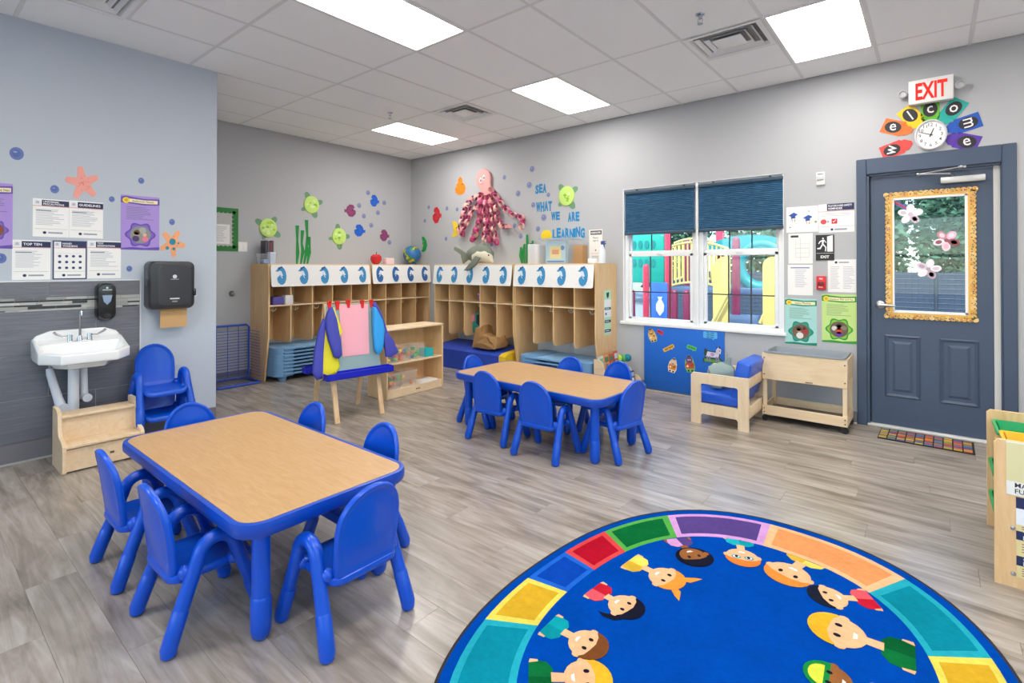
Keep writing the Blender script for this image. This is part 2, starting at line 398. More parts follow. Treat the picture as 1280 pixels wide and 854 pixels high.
for (a, b) in ((XL[4], -1.03), (XL[9], -1.03), (XL[4], -4.46)): MB().box(a, a + .593, b - g, b + g, H + .0003, H + .0123).build('grid_bar', TBAR, ceil, smooth=False)

PANELM = glow('light_panel', '#fffaf4', PANEL)
LL = {(2, 1): 'lit ceiling panel near the far room corner above the cubbies', (6, 1): 'lit ceiling panel near the window wall between the two square vents',
      (10, 1): 'lit ceiling panel near the exit sign beside a square vent', (6, 3): 'long lit ceiling panel cut by the top edge of the view'}
k = 0
for i, j in LIGHTS:
    k += 1; x0, x1, y0, y1 = XL[i] + .012, XL[i + 1] - .012, YL[j + 1] + .012, YL[j] - .012
    t = thing('ceiling_light', LL.get((i, j), 'lit ceiling panel out of view over the rear of the room'), 'light', ((x0 + x1) / 2, (y0 + y1) / 2, H), 0, 'flush ceiling light panels')
    a, b = (x1 - x0) / 2, (y1 - y0) / 2; f = MB()
    for q in ((-a, a, -b, -b + .014), (-a, a, b - .014, b), (-a, -a + .014, -b + .014, b - .014), (a - .014, a, -b + .014, b - .014)): f.box(*q, -.004, .012)
    f.build('light_frame', WHITE, t)
    MB().box(-a + .013, a - .013, -b + .013, b - .013, 0, .006).build('diffuser', PANELM, t)
VM = col('#f2f3f4', .4); VD = col('#6a6b6d', .8)
def vent(x0, x1, y0, y1, label):
    t = thing('ceiling_vent', label, 'vent', ((x0 + x1) / 2, (y0 + y1) / 2, H), 0, 'square ceiling air vents')
    a, b = (x1 - x0) / 2, (y1 - y0) / 2
    def ring(m, s0, z0, s1, z1, th=.002):
        for d in (0, th):
            vs = [(sx * a * s, sy * b * s, z + d) for s, z in ((s0, z0), (s1, z1)) for sx, sy in ((-1, -1), (1, -1), (1, 1), (-1, 1))]
            m.add(vs, [(i, (i + 1) % 4, 4 + (i + 1) % 4, 4 + i) for i in range(4)])
    m = MB(); ring(m, 1, -.004, .88, -.006); ring(m, .88, -.006, .8, .03); m.build('vent_frame', VM, t, smooth=False)
    MB().box(-a * .95, a * .95, -b * .95, b * .95, .034, .045).build('plenum', VD, t)
    for s in (.76, .56): m = MB(); ring(m, s, -.004, s - .14, .032); m.build('louver', VM, t, smooth=False)
    MB().box(-a * .38, a * .38, -b * .38, b * .38, -.006, .0, r=.002).build('centre_plate', VM, t)
vent(XL[4] + .012, XL[5] - .012, -1.56, -1.042, 'square ceiling vent between the two lit panels near the corner')
vent(XL[9] + .012, XL[10] - .012, -1.56, -1.042, 'square ceiling vent right beside the lit panel near the exit sign')
vent(2.20, 2.80, -4.98 + .012, -4.472, 'large square ceiling vent above the sink wall')
def sprinkler(x, y, label):
    t = thing('fire_sprinkler', label, 'sprinkler', (x, y, H), 0, 'ceiling fire sprinklers')
    MB().lathe([(.0, 0.003), (.034, .003), (.03, -.006), (.012, -.01), (.011, -.035), (.0, -.036)], n=16).build('escutcheon', CHROME, t)
    MB().tube([(.014, 0, -.03), (.017, 0, -.05), (.004, 0, -.065)], .003, n=6).tube([(-.014, 0, -.03), (-.017, 0, -.05), (-.004, 0, -.065)], .003, n=6).build('yoke', STEEL, t)
    MB().lathe([(0, -.064), (.02, -.066), (.02, -.069), (0, -.07)], n=12).build('deflector', STEEL, t)
sprinkler(5.475, -1.895, 'chrome fire sprinkler beside the vent near the exit sign'); sprinkler(1.876, -1.855, 'chrome fire sprinkler beside the lit panel near the far corner')

# ------------------------------------------------------------------ window
VIN = col('#eceef0', .35); MUN = col('#3b4046', .5)
for n, (a, b) in enumerate(((WX0 + .012, 4.765), (4.79, WX1 - .012))):
    f = MB(); y0, y1 = .03, .11
    for q in ((a, b, WZ0 + .005, WZ0 + .035), (a, b, WZ1 - .04, WZ1), (a, a + .045, WZ0 + .035, WZ1 - .04), (b - .045, b, WZ0 + .035, WZ1 - .04)): f.box(q[0], q[1], y0, y1, q[2], q[3], r=.004, seg=1)
    wd = struct(f, 'window_%d' % (n + 1), VIN)
    a2, b2 = a + .045, b - .045
    lo, mid, hi = WZ0 + .035, 1.565, WZ1 - .04
    s = MB(); c = .035
    for q in ((a2, b2, lo, lo + c * .7), (a2, b2, mid - .033, mid + .033), (a2, a2 + c, lo, mid), (b2 - c, b2, lo, mid)): s.box(q[0], q[1], .04, .07, q[2], q[3], r=.004, seg=1)
    s.build('sash', VIN, wd)
    MB().box(a2 + c, b2 - c, .053, .057, lo + c * .7, mid - .033).build('pane', GLASS, wd)
    s = MB()
    for q in ((a2, b2, mid + .033, mid + .034), (a2, a2 + c * .6, mid + .034, hi), (b2 - c * .6, b2, mid + .034, hi), (a2, b2, hi - c, hi)): s.box(q[0], q[1], .075, .1, q[2], q[3])
    s.build('sash', VIN, wd)
    MB().box(a2 + c * .6, b2 - c * .6, .086, .09, mid + .034, hi - c).build('pane', GLASS, wd)
    for t in (1 / 3, 2 / 3):
        x = a2 + c + (b2 - a2 - 2 * c) * t
        MB().box(x - .007, x + .007, .047, .052, lo, mid - .03).build('muntin', MUN, wd); MB().box(x - .006, x + .006, .08, .085, mid + .03, hi).build('muntin', MUN, wd)
    z = 1.12; MB().box(a2 + c, b2 - c, .0465, .0515, z - .006, z + .006).build('muntin', MUN, wd)
    MB().box((a2 + b2) / 2 - .03, (a2 + b2) / 2 + .03, .028, .04, mid - .01, mid + .012, r=.004).build('sash_lock', VIN, wd)
jb = MB()
for q in ((WX0, WX0 + .012, WZ0, WZ1), (WX1 - .012, WX1, WZ0, WZ1), (WX0, WX1, WZ1 - .006, WZ1), (4.765, 4.79, WZ0, WZ1)): jb.box(q[0], q[1], .0, .13, q[2], q[3])
struct(jb, 'trim_3', VIN)
struct(MB().box(WX0 - .03, WX1 + .02, -.028, .05, WZ0 - .03, WZ0 + .006, r=.006), 'trim_4', WHITE)
SHADE = grain('blue_shade_cloth', [(.2, '#234660'), (.5, '#336388'), (.8, '#6199bf')], (5, 5, 90), 2, .8, bump=.0, dist=.3)
SHRAIL = col('#34495c', .5)
for x0, x1, z, lab in ((3.93, 4.755, 1.785, 'navy pleated shade half lowered over the pane nearer the cubbies'), (4.80, 5.622, 1.785, 'navy pleated shade half lowered over the pane nearer the door')):
    t = thing('window_shade', lab, 'shade', ((x0 + x1) / 2, -.003, z), 0, 'navy cellular window shades'); hw = (x1 - x0) / 2; top = 2.30 - z
    MB().box(-hw, hw, -.028, .02, top - .035, top, r=.004).build('head_rail', SHRAIL, t)
    m = MB(); n = 2 * 24; pr = []
    for i in range(n + 1): pr.append((-.012 + (.012 if i % 2 else 0), .03 + (top - .065) * i / n))
    back = [(p[0] + .008, p[1]) for p in pr[::-1]]
    m.prism(pr + back, -hw + .004, hw - .004, fr=lambda a, b, c: (c, a, b)); m.build('pleated_cloth', SHADE, t, smooth=False)
    MB().box(-hw, hw, -.018, .012, 0, .032, r=.004).build('bottom_rail', SHRAIL, t)
    for sx in (-.62, .72): MB().box(hw * sx - .008, hw * sx + .008, -.022, .0, top - .002, top + .013).build('bracket', BLACKM, t)
    MB().tube(arc((0.05, -.006), .016, 200, 340, 8, lambda a, b: (a, -.006, b)), .003, n=6).build('pull_tab', WHITE, t)

# ------------------------------------------------------------------ door
df = MB()
for q in ((6.217, 6.292, 0, 2.372), (7.168, 7.252, 0, 2.372), (6.292, 7.168, 2.232, 2.372)): df.box(q[0], q[1], -.018, 0, q[2], q[3], r=.005, seg=1)
for q in ((6.285, 6.31, 0, DZ1), (7.16, 7.175, 0, DZ1), (6.29, 7.17, DZ1 - .02, DZ1)): df.box(q[0], q[1], -.002, .16, q[2], q[3])
df.box(6.31, 6.325, .075, .11, 0, DZ1 - .02).box(7.15, 7.16, .085, .11, 0, DZ1 - .02)
struct(df, 'trim_5', DOORP)
struct(MB().box(6.29, 7.17, -.012, .16, 0, .022, r=.006, seg=1), 'trim_6', col('#d9d8d4', .4))
struct(MB().box(7.122, 7.16, .035, .075, .02, DZ1 - .02), 'trim_7', col('#dcdad6', .6))
GX0, GX1, GZ0, GZ1 = 6.475, 6.963, 1.02, 2.005        # door light
dl = MB(); a, b, y0, y1 = 6.322, 7.121, .035, .08
for q in ((a, GX0, .024, 2.205), (GX1, b, .024, 2.205), (GX0, GX1, .024, GZ0), (GX0, GX1, GZ1, 2.205)): dl.box(q[0], q[1], y0, y1, q[2], q[3])
door = struct(dl, 'door_1', DOORP)
MB().box(GX0, GX1, .055, .06, GZ0, GZ1).build('pane', GLASS, door)
wf = MB()
for q in ((GX0 - .008, GX1 + .008, GZ0 - .008, GZ0 + .012), (GX0 - .008, GX1 + .008, GZ1 - .012, GZ1 + .008), (GX0 - .008, GX0 + .012, GZ0, GZ1), (GX1 - .012, GX1 + .008, GZ0, GZ1)): wf.box(q[0], q[1], .026, .06, q[2], q[3])
wf.build('light_frame', WHITE, door)
for px in ((6.415, 6.665), (6.785, 7.035)):        # raised lower panels
    p = MB(); (xa, xb), za, zb = px, .27, .815
    def rg(x0, x1, z0, z1, y): return [(x0, y, z0), (x1, y, z0), (x1, y, z1), (x0, y, z1)]
    R = [rg(xa, xb, za, zb, .0355), rg(xa + .012, xb - .012, za + .012, zb - .012, .025), rg(xa + .03, xb - .03, za + .03, zb - .03, .034), rg(xa + .055, xb - .055, za + .055, zb - .055, .034), rg(xa + .075, xb - .075, za + .075, zb - .075, .026)]
    vs = sum(R, []); fs = [(4 * k + i, 4 * k + (i + 1) % 4, 4 * k + 4 + (i + 1) % 4, 4 * k + 4 + i) for k in range(4) for i in range(4)] + [(16, 17, 18, 19)]
    p.add(vs, fs).build('raised_panel', DOORP, door, smooth=False)
hx, hz = (6.3836, 1.0744)
h = MB().lathe([(0, .0), (.036, .0), (.036, .008), (.03, .014), (.014, .018), (.013, .045), (0, .046)], n=20, fr=lambda x, y, z: (hx + x, .035 - z, hz + y))
h.tube([(hx, -.008, hz), (hx + .03, -.012, hz), (hx + .11, -.01, hz - .004)], [.011, .011, .009], n=10); h.build('door_handle', STEEL, door)
cx, cz = 6.93, 2.145
MB().box(6.80, 7.075, -.008, .035, 2.10, 2.152, r=.006).build('door_closer', col('#c9c9c9', .35, .6), door)
MB().tube([(6.88, -.02, 2.16), (6.86, -.075, 2.168), (6.655, -.03, 2.19)], .008, n=8).tube([(6.655, -.03, 2.19), (6.93, -.024, 2.222)], .007, n=8).box(6.91, 6.96, -.03, -.002, 2.21, 2.232, r=.004).ball((6.655, -.03, 2.19), .017).ball((6.93, -.024, 2.222), .016).build('closer_arm', STEEL, door)
# scalloped gold paper border round the door light
bd = MB(); O_ = (6.432, 7.012, .968, 2.053); TW = .043; bk = MB()
GOLD = ['#e8b860', '#dfa64c', '#efc878', '#e2ae58']
for q in ((O_[0], O_[1], O_[2], O_[2] + TW), (O_[0], O_[1], O_[3] - TW, O_[3]), (O_[0], O_[0] + TW, O_[2] + TW, O_[3] - TW), (O_[1] - TW, O_[1], O_[2] + TW, O_[3] - TW)): bd.box(q[0], q[1], .0245, .0258, q[2], q[3], col('#e6b45c', .6))
rd = random.Random(5)
def scal(x, z):
    c = rd.choice(GOLD); bd.prism(ell(x, z, .021, .021, 10), -.0242, -.0228, col(c, .6), lambda a, b, c_: (a, -c_, b))
    for _ in range(3):
        dx, dz = rd.uniform(-.013, .013), rd.uniform(-.013, .013); bd.prism(ell(x + dx, z + dz, .005, .005, 6), -.0228, -.0220, col(rd.choice(['#a03a36', '#3f6a9a', '#3b8a5a', '#f4e0a8', '#7a4a96']), .6), lambda a, b, c_: (a, -c_, b))
nx, nz = 17, 30
for i in range(nx + 1):
    x = O_[0] + (O_[1] - O_[0]) * i / nx; scal(x, O_[2] + .012); scal(x, O_[3] - .012)
for i in range(1, nz):
    z = O_[2] + (O_[3] - O_[2]) * i / nz; scal(O_[0] + .012, z); scal(O_[1] - .012, z)
tag(bd.build('scalloped_border', None, None, smooth=False), 'gold scalloped paper border round the grey door window', 'border')
FD = frame((0, .0545, 0), (1, 0, 0), (0, 0, 1))
def flower(px, py, r, cols, label, a0=.3):
    u, v = PY_(px, py); t = thing('paper_flower', label, 'flower', (u, .0535, v), 0, 'paper flowers on the door window')
    for i in range(5):
        an = a0 + i * 2 * PI / 5; cx_, cz_ = math.cos(an) * r * .6, math.sin(an) * r * .6
        o = [(cx_ + r * (.46 * math.cos(q) * math.cos(an) - .34 * math.sin(q) * math.sin(an)), cz_ + r * (.46 * math.cos(q) * math.sin(an) + .34 * math.sin(q) * math.cos(an))) for q in [2 * PI * k / 14 for k in range(14)]]
        m = MB().prism(o, 0, .001 + .0002 * i, col(cols[i % len(cols)], .7), lambda a, b, c_: (a, -c_, b))
        o2 = [(cx_ + (a - cx_) * .55, cz_ + (b - cz_) * .55) for a, b in o]
        m.prism(o2, .0012, .0018, col(cols[(i + 2) % len(cols)], .7), lambda a, b, c_: (a, -c_, b)); m.build('petal', None, t, smooth=False)
    MB().prism(ell(0, 0, r * .18, r * .18, 10), .0018, .003, col(cols[-1], .7), lambda a, b, c_: (a, -c_, b)).build('flower_centre', None, t, smooth=False)
def PY_(px, py): return {1: (6.5990, 1.8638), 2: (6.8352, 1.6310), 3: (6.7176, 1.3904)}[px]
flower(1, 0, .085, ['#f2eef4', '#eee6ee', '#f4f2f6', '#f0eaf0', '#d8c4d4'], 'white paper flower highest on the door window beside the rainbow strip')
flower(2, 0, .085, ['#eebcd2', '#c8909e', '#e6e0f0', '#f0d8e4', '#9a5a62'], 'pink and maroon painted paper flower on the door window', .9)
flower(3, 0, .083, ['#f2eff5', '#ece6f0', '#dccfe0', '#f4f2f6', '#b8a2b4'], 'white paper flower lowest on the door window', .1)
rb = MB(); xa, za = (6.4775, 2.0196); xb, zb = (6.5937, 1.9057)
for i, c_ in enumerate(('#3d5fb4', '#d85a86', '#c63c4c', '#5a6fc0')):
    z = za - .012 - i * .014; rb.prism([(xa + .01, z), (xa + .012, z - .013), (xb + .02, zb - .011 - i * .005), (xb + .02, zb - .006 - i * .005)], .0005, .0015, col(c_, .6), lambda a, b, c2: (a, .0545 - c2, b))
tag(rb.build('rainbow_strip', smooth=False), 'blue and pink rainbow paper strip in the top corner of the door window', 'decoration')

# ------------------------------------------------------------------ outside
GROUND = grain('grey_play_surface', [(.3, '#7d8288'), (.7, '#a2a6ab')], (6, 6, 6), 4, .9, bump=.05)
tag(MB().box(-16, 40, -24, 24, -.24, -.13).build('ground', GROUND, top=True), kind='structure')
LEAFM = grain('tree_leaf', [(.3, '#2a4a3a'), (.55, '#44684c'), (.8, '#7d9c72')], (1, 1, 1), 1.6, .8, bump=0)
BARK = col('#4b4038', .9)
def tree(x, y, h, r, seed, label, n=1500, ls=1.0):
    rd = random.Random(seed); t = thing('tree', label, 'tree', (x, y, -.12), 0, 'trees beyond the playground')
    MB().tube([(0, 0, 0), (.05, 0, h * .4), (0, .05, h * .8)], [.16, .12, .05], n=8).build('trunk', BARK, t)
    m = MB(); vs, fs = [], []
    for i in range(n):
        while True:
            p = Vector((rd.uniform(-1, 1), rd.uniform(-1, 1), rd.uniform(-1, 1)))
            if p.length < 1: break
        p = Vector((p.x * r, p.y * r, h * .56 + p.z * h * .5)); s = rd.uniform(.10, .24) * ls
        a = Vector((rd.gauss(0, 1), rd.gauss(0, 1), rd.gauss(0, .6))).normalized(); b = a.cross(Vector((rd.gauss(0, 1), rd.gauss(0, 1), rd.gauss(0, 1)))).normalized()
        k = len(vs); vs += [tuple(p - a * s), tuple(p + b * s * .45), tuple(p + a * s), tuple(p - b * s * .45)]; fs.append((k, k + 1, k + 2, k + 3))
    m.add(vs, fs); o = m.build('foliage', LEAFM, t, smooth=False); o['kind'] = 'stuff'
TS = [(-9.5, 14, 6.5, 1.9), (-5.4, 14.5, 7, 1.9), (-1.5, 14, 6.6, 1.85), (2.3, 14.2, 7, 1.85), (4.95, 12.4, 6.6, 1.25), (7.5, 11.2, 6.2, 1.25), (10.4, 11.2, 7, 1.25), (-7.4, 18.6, 8, 2.0), (-3.3, 18.6, 8.5, 2.0), (1.2, 18.6, 8, 1.85), (4.9, 17.6, 8.5, 2.0), (9, 17.6, 8.5, 2.0)]
NM = ['first', 'second', 'third', 'fourth', 'fifth', 'sixth', 'seventh']
for i, (x, y, h_, r) in enumerate(TS): tree(x, y, h_, r, i, 'leafy green tree outside, %s in the %s row' % (NM[i % 7], 'front' if i < 7 else 'rear'), 11000 if 4 < x < 10 else 2600, .5 if 4 < x < 10 else 1)
def hedge(x0, x1, y, h, seed, label):
    rd = random.Random(seed); t = thing('hedge', label, 'hedge', ((x0 + x1) / 2, y, -.12), 0, 'hedges behind the fence'); vs, fs = [], []
    for i in range(7500):
        p = Vector((rd.uniform(x0, x1) - (x0 + x1) / 2, rd.uniform(-.5, .5), rd.uniform(0, h) ** 1.0)); s = rd.uniform(.05, .12)
        a = Vector((rd.gauss(0, 1), rd.gauss(0, 1), rd.gauss(0, .6))).normalized(); b = a.cross(Vector((rd.gauss(0, 1), rd.gauss(0, 1), rd.gauss(0, 1)))).normalized()
        k = len(vs); vs += [tuple(p - a * s), tuple(p + b * s * .45), tuple(p + a * s), tuple(p - b * s * .45)]; fs.append((k, k + 1, k + 2, k + 3))
    o = MB().add(vs, fs).build('foliage', LEAFM, t, smooth=False); o['kind'] = 'stuff'
hedge(3.4, 6.3, 9.0, 3.3, 31, 'tall dense hedge behind the fence, the part nearer the climber'); hedge(6.55, 9.6, 9.0, 3.3, 32, 'tall dense hedge behind the fence, straight beyond the door')
fp = thing('chain_fence', 'dark grey mesh fence outside beyond the door', 'fence', (6.8, 8.2, -.12))
for i in range(9): MB().tube([(-6 + i * 1.5, 0, 0), (-6 + i * 1.5, 0, 1.5)], .03, n=8).build('fence_post', col('#3c444c', .5, .5), fp)
fm = MB()
for i in range(120): fm.tube([(-6 + i * .1, 0, .05), (-6 + i * .1, 0, 1.45)], .006, n=3, cap=False)
for i in range(14): fm.tube([(-6, 0, .08 + i * .1), (6, 0, .08 + i * .1)], .006, n=3, cap=False)
MB().box(-6, 6, .01, .02, .05, 1.42).build('screen_cloth', col('#34404f', .9), fp)
fo = fm.build('fence_mesh', col('#46505a', .6, .4), fp, smooth=False); fo['kind'] = 'stuff'

RED = col('#d03a50', .4); MAR = col('#8a2e4e', .45); TEAL = col('#1fa38c', .4); TEAL2 = col('#158f92', .4); YEL = col('#e6cb74', .45); PBLU = col('#3a6cc4', .45); DECK = col('#5d718e', .7)
ps = thing('playground_structure', 'red, teal and yellow playground climber outside the windows', 'playground', (4.0, 4.0, -.12), 0)
def post(x, y, top, mat, r=.055): MB().tube([(x - 4, y - 4, 0), (x - 4, y - 4, top + .12)], r, n=12, dome=True).build('post', mat, ps)
# green letter panel
gp = MB(); gx0, gz0 = (2.2426, 1.1163); gx1, gz1 = (2.9054, 2.0052)
gx0 -= .25; gz1 += .2
gp.box(gx0 - 4, gx1 - 4, -.45, -.40, gz0 + .12, gz1 + .12, r=.01, mat=TEAL)
for i in range(4):
    x = gx0 - 4 + .32 + i * .13
    for zz in (.34, .66): gp.prism(ell(x, gz0 + .12 + (gz1 - gz0) * zz, .045, .08, 14), .45, .462, col("#0d7f74", .5), lambda a, b, c_: (a, -c_, b))
gp.build('letter_panel', TEAL, ps)
x, z = (3.0493, 1.9317); post(x, 3.4, z + .5, RED, .06)
x, z = (2.8547, 1.4667); post(x, 2.9, z, RED, .055)
x, z = (3.7138, 2.0612); post(x, 4.2, z + .1, RED, .075)
x, z = (4.2206, 1.9160); post(x, 3.4, z, MAR, .065)
x, z = (5.0553, 2.0315); post(x, 2.6, z + .6, RED, .05)
x, z = (3.0638, 1.9397); post(x, 4.3, z, MAR, .06)
for x, z in ((3.2061, 1.0132), (3.4213, 1.0190), (2.3900, 0.9908)): post(x, 3.3, z, MAR, .06)
# blue panel with a pale fish shape
bp_ = MB(); x0, z1 = (2.7853, 1.1353); x1, _z = (3.1155, 1.1414)
bp_.box(x0 - 4, x1 - 4, -.8, -.76, .05, z1 + .12, PBLU, r=.01)
fc = (2.9814, 0.7104); bp_.prism([(fc[0] - 4 + a * .1, fc[1] + .12 + b * .17) for a, b in ((0, -1), (.7, -.5), (.8, .1), (.4, .6), (.25, .7), (.5, 1), (-.4, 1), (-.2, .7), (-.7, .2), (-.7, -.4))], .8, .812, col('#dfe8f2', .6), lambda a, b, c_: (a, -c_, b))
bp_.build('fish_panel', PBLU, ps)
# bridge with barred yellow sides
def rail(p0, p1, bow, hgt, n, y):
    m = MB(); (x0, z0), (x1, z1) = p0, p1; top = []; bot = []
    for i in range(13):
        t = i / 12; x = x0 + (x1 - x0) * t - 4; zz = z0 + (z1 - z0) * t + bow * 4 * t * (1 - t) + .12; top.append((x, y - 4, zz)); bot.append((x, y - 4, zz - hgt))
    m.tube(top, .022, n=8).tube(bot, .022, n=8)
    for i in range(n):
        t = i / (n - 1); k = min(11, int(t * 12)); f = t * 12 - k
        a = Vector(top[k]).lerp(Vector(top[k + 1]), f); m.tube([a, a - Vector((0, 0, hgt))], .014, n=6)
    m.build('barred_rail', YEL, ps)
rail((3.0426, 1.7935), (4.0591, 1.7120), .1, .72, 15, 3.6); rail((2.6884, 1.8998), (3.6630, 1.8091), .12, .75, 13, 4.6)
x0, z0 = (3.0106, 1.0715); x1, z1 = (4.9548, 1.0766)
MB().box(x0 - 4, x1 - 4, -.4, 1.2, z0 + .0, z0 + .1, r=.01).build('deck', DECK, ps)
for i in range(3): MB().box((3.9823, 0.8095)[0] - 4, (4.8859, 0.8503)[0] - 4, -1.3 + i * .3, -1.0 + i * .3, .1 + i * .22, .3 + i * .22, r=.01).build('step', DECK, ps)
# yellow entrance panels
def ypanel(pxa, pxb, ptop, y):
    x0, zt = PYV(pxa, ptop, y); x1, _ = PYV(pxb, ptop, y); x0 -= 4; x1 -= 4; zt += .12; r = (x1 - x0) * .8
    o = [(x0, .0), (x1, .0), (x1, zt)] + [(x0 + r - r * math.sin(math.radians(a)), zt - r + r * math.cos(math.radians(a))) for a in range(0, 91, 15)]
    m = MB().prism(o, 4 - y, 4 - y + .04, None, lambda a, b, c_: (a, -c_, b)); m.build('entrance_panel', YEL, ps)
def PYV(px, py, y): return {(892, 321): (3.9843, 1.5798), (912, 321): (4.2349, 1.5765), (954, 321): (4.7783, 1.5660), (970, 321): (4.9533, 1.5637)}[(px, py)]
ypanel(892, 912, 321, 3.0); ypanel(954, 970, 321, 2.8)
# slanted stair rails
for pa, pb in (((4.0210, 0.5031), (4.2800, 1.0216)), ((4.7326, 0.5614), (4.9302, 1.0098))):
    MB().tube([(pa[0] - 4, -1.2, pa[1] + .12), (pb[0] - 4, -1.2, pb[1] + .12)], .03, n=8).build('stair_rail', YEL, ps)
# teal tube opening and roof
c = (4.4825, 1.4378); rr = .36
MB().tube([(c[0] - 4 + rr * math.cos(a * PI / 12), -.02, c[1] + .12 + rr * 1.05 * math.sin(a * PI / 12)) for a in range(25)], .1, n=10, cap=False).build('tube_slide', TEAL2, ps)
c = (4.2818, 1.6708)
MB().prism([(c[0] - 4 + .75 * math.cos(a), c[1] + .1 + .32 * math.sin(a)) for a in [PI * k / 14 for k in range(15)]], -.9, .1, None, lambda a, b, c_: (a, -c_, b)).build('canopy_roof', TEAL2, ps)

# ------------------------------------------------------------------ activity tables and chairs
def table(x, y, rz, label):
    t = thing('activity_table', label, 'table', (x, y, 0), rz, 'maple topped activity tables')
    a, b = .755, .375
    MB().prism(rrect(-a + .014, -b + .014, a - .014, b - .014, .085, 6), .44, .482, LAM).build('tabletop', LAM, t)
    m = MB(); R = []
    for off, z in ((.0, .478), (.0, .481), (.008, .4835), (.02, .481), (.024, .465), (.022, .437), (.012, .425), (-.01, .424), (-.03, .43)):
        R.append([(px, py, z) for px, py in rrect(-a + .014 - off, -b + .014 - off, a - .014 + off, b - .014 + off, .085 + off, 6)])
    n = len(R[0]); m.add(sum(R, []), [(k * n + i, k * n + (i + 1) % n, (k + 1) * n + (i + 1) % n, (k + 1) * n + i) for k in range(len(R) - 1) for i in range(n)])
    m.build('edge_band', BLUE_EDGE, t)
    for sx in (-1, 1):
        for sy in (-1, 1):
            px, py = sx * .655, sy * .266
            lg = MB().tube([(px, py, .12), (px, py, .425)], .033, n=16).box(px - .05, px + .05, py - .05, py + .05, .415, .43, r=.005).build('leg', BLUE, t)
            MB().lathe([(0, 0), (.02, .003), (.033, .018), (.0375, .04), (.0375, .155), (.0345, .162), (.033, .165)], n=16, c=(px, py, 0)).build('foot_sleeve', BLUE, lg)
    return t
table(4.117, -4.378, 0, 'large maple topped table with blue edge nearest the camera')
table(4.226, -2.035, math.radians(-2.45), 'maple topped table with blue edge by the cubbies and window')

def chair_proto(label):
    t = thing('toddler_chair', label, 'chair', (0, 0, 0), 0, 'blue toddler chairs')
    def yb(z): return -.148 - .045 * max(0, (z - .25)) / .33
    # backrest: an arched shell, slightly dished
    def bf(a, b, c): return (a, yb(b) + c + .022 * (a / .14) ** 2 - .0, b)
    o = [(-.122, .235), (.122, .235), (.137, .27), (.142, .36)] + [(.142 * math.cos(q), .425 + .158 * math.sin(q)) for q in [PI * k / 14 for k in range(15)]] + [(-.142, .36), (-.137, .27)]
    MB().puff(o, .013, None, bf, rings=((1, 0), (.985, .6), (.955, 1), (.89, 1), (.84, .66), (.78, .6), (.66, .58), (.54, .57), (.42, .56), (.3, .55), (.18, .55), (.06, .55))).build('backrest', BLUE, t)
    # seat pan
    def sf(a, b, c): return (a, b, .243 + c - .018 * (1 - min(1, (a / .15) ** 2 + ((b - .0) / .2) ** 2)) - (.03 * max(0, (b - .12) / .05) ** 2))
    MB().puff(rrect(-.150, -.155, .150, .165, .05, 5), .016, None, sf, rings=((1, 0), (.985, .7), (.95, 1), (.75, 1), (.5, 1), (.2, 1))).build('seat', BLUE, t)
    for s in (-1, 1):
        pts = [(s * .182, -.165, .03), (s * .172, -.118, .16), (s * .164, -.074, .275)]
        pts += arc((0, .302), .066, 168, 12, 9, lambda y, z: (s * .162, y + .004, z))
        pts += [(s * .164, .082, .275), (s * .172, .122, .16), (s * .182, .165, .03)]
        P2 = []
        lg = MB().tube(pts, .0262, n=12, cap=False).build('leg_arch', BLUE, t)
        MB().ball((s * .142, -.10, .262), .028, n=10).build('joint', BLUE, lg); MB().ball((s * .142, .07, .25), .026, n=10).build('joint', BLUE, lg)
        for fy in (-1, 1):
            d = Vector((-s * .010, -fy * .047, .13)).normalized(); f0 = Vector((s * .182, fy * .165, .03)); f1 = f0 + d * .118
            b0 = f0 - d * .03
            MB().tube([Vector((f0.x, f0.y, .0)), Vector((f0.x, f0.y, .002)) , Vector((f0.x, f0.y, .01)), f0, f1, f1 + d * .006, f1 + d * .0061], [.012, .018, .0265, .0292, .0285, .026, .02], n=12).build('foot_sleeve', BLUE, lg)
    return t
D_ = math.radians
CH = [(3.838, -4.745, 0, 'blue toddler chair on the near side of the big table nearest the step stool'),
      (4.433, -4.735, 0, 'blue toddler chair on the near side of the big table nearest the rug'),
      (4.905, -4.365, 90, 'blue toddler chair at the end of the big table facing away from the rug'),
      (4.50, -4.055, 180, 'blue toddler chair behind the right corner of the big table'),
      (3.83, -4.07, 180, 'blue toddler chair behind the big table in front of the easel'),
      (3.43, -4.384, -90, 'blue toddler chair at the far end of the big table by the stacked chairs'),
      (3.965, -2.345, 3, 'blue toddler chair at the near side of the far table nearest the toy shelf'),
      (4.49, -2.395, 3, 'blue toddler chair at the near side of the far table, middle one'),
      (4.884, -2.043, 80, 'blue toddler chair at the window end of the far table'),
      (3.575, -2.06, -88, 'blue toddler chair at the toy shelf end of the far table'),
      (4.16, -1.72, 180, 'blue toddler chair behind the far table in front of the blue cots'),
      (4.60, -1.65, 175, 'blue toddler chair behind the far table in front of the book rack')]
ch0 = chair_proto(CH[0][3])
for i, (x, y, r, lab) in enumerate(CH):
    if i == 0: ch0.location = (x, y, 0); ch0.rotation_euler.z = D_(r)
    else: dup(ch0, (x, y, 0), D_(r), lab)
dup(ch0, (1.945, -4.15, 0), D_(-90), 'lower blue toddler chair of the stack against the sink wall')
dup(ch0, (1.94, -4.15, .19), D_(-90), 'upper blue toddler chair of the stack against the sink wall')

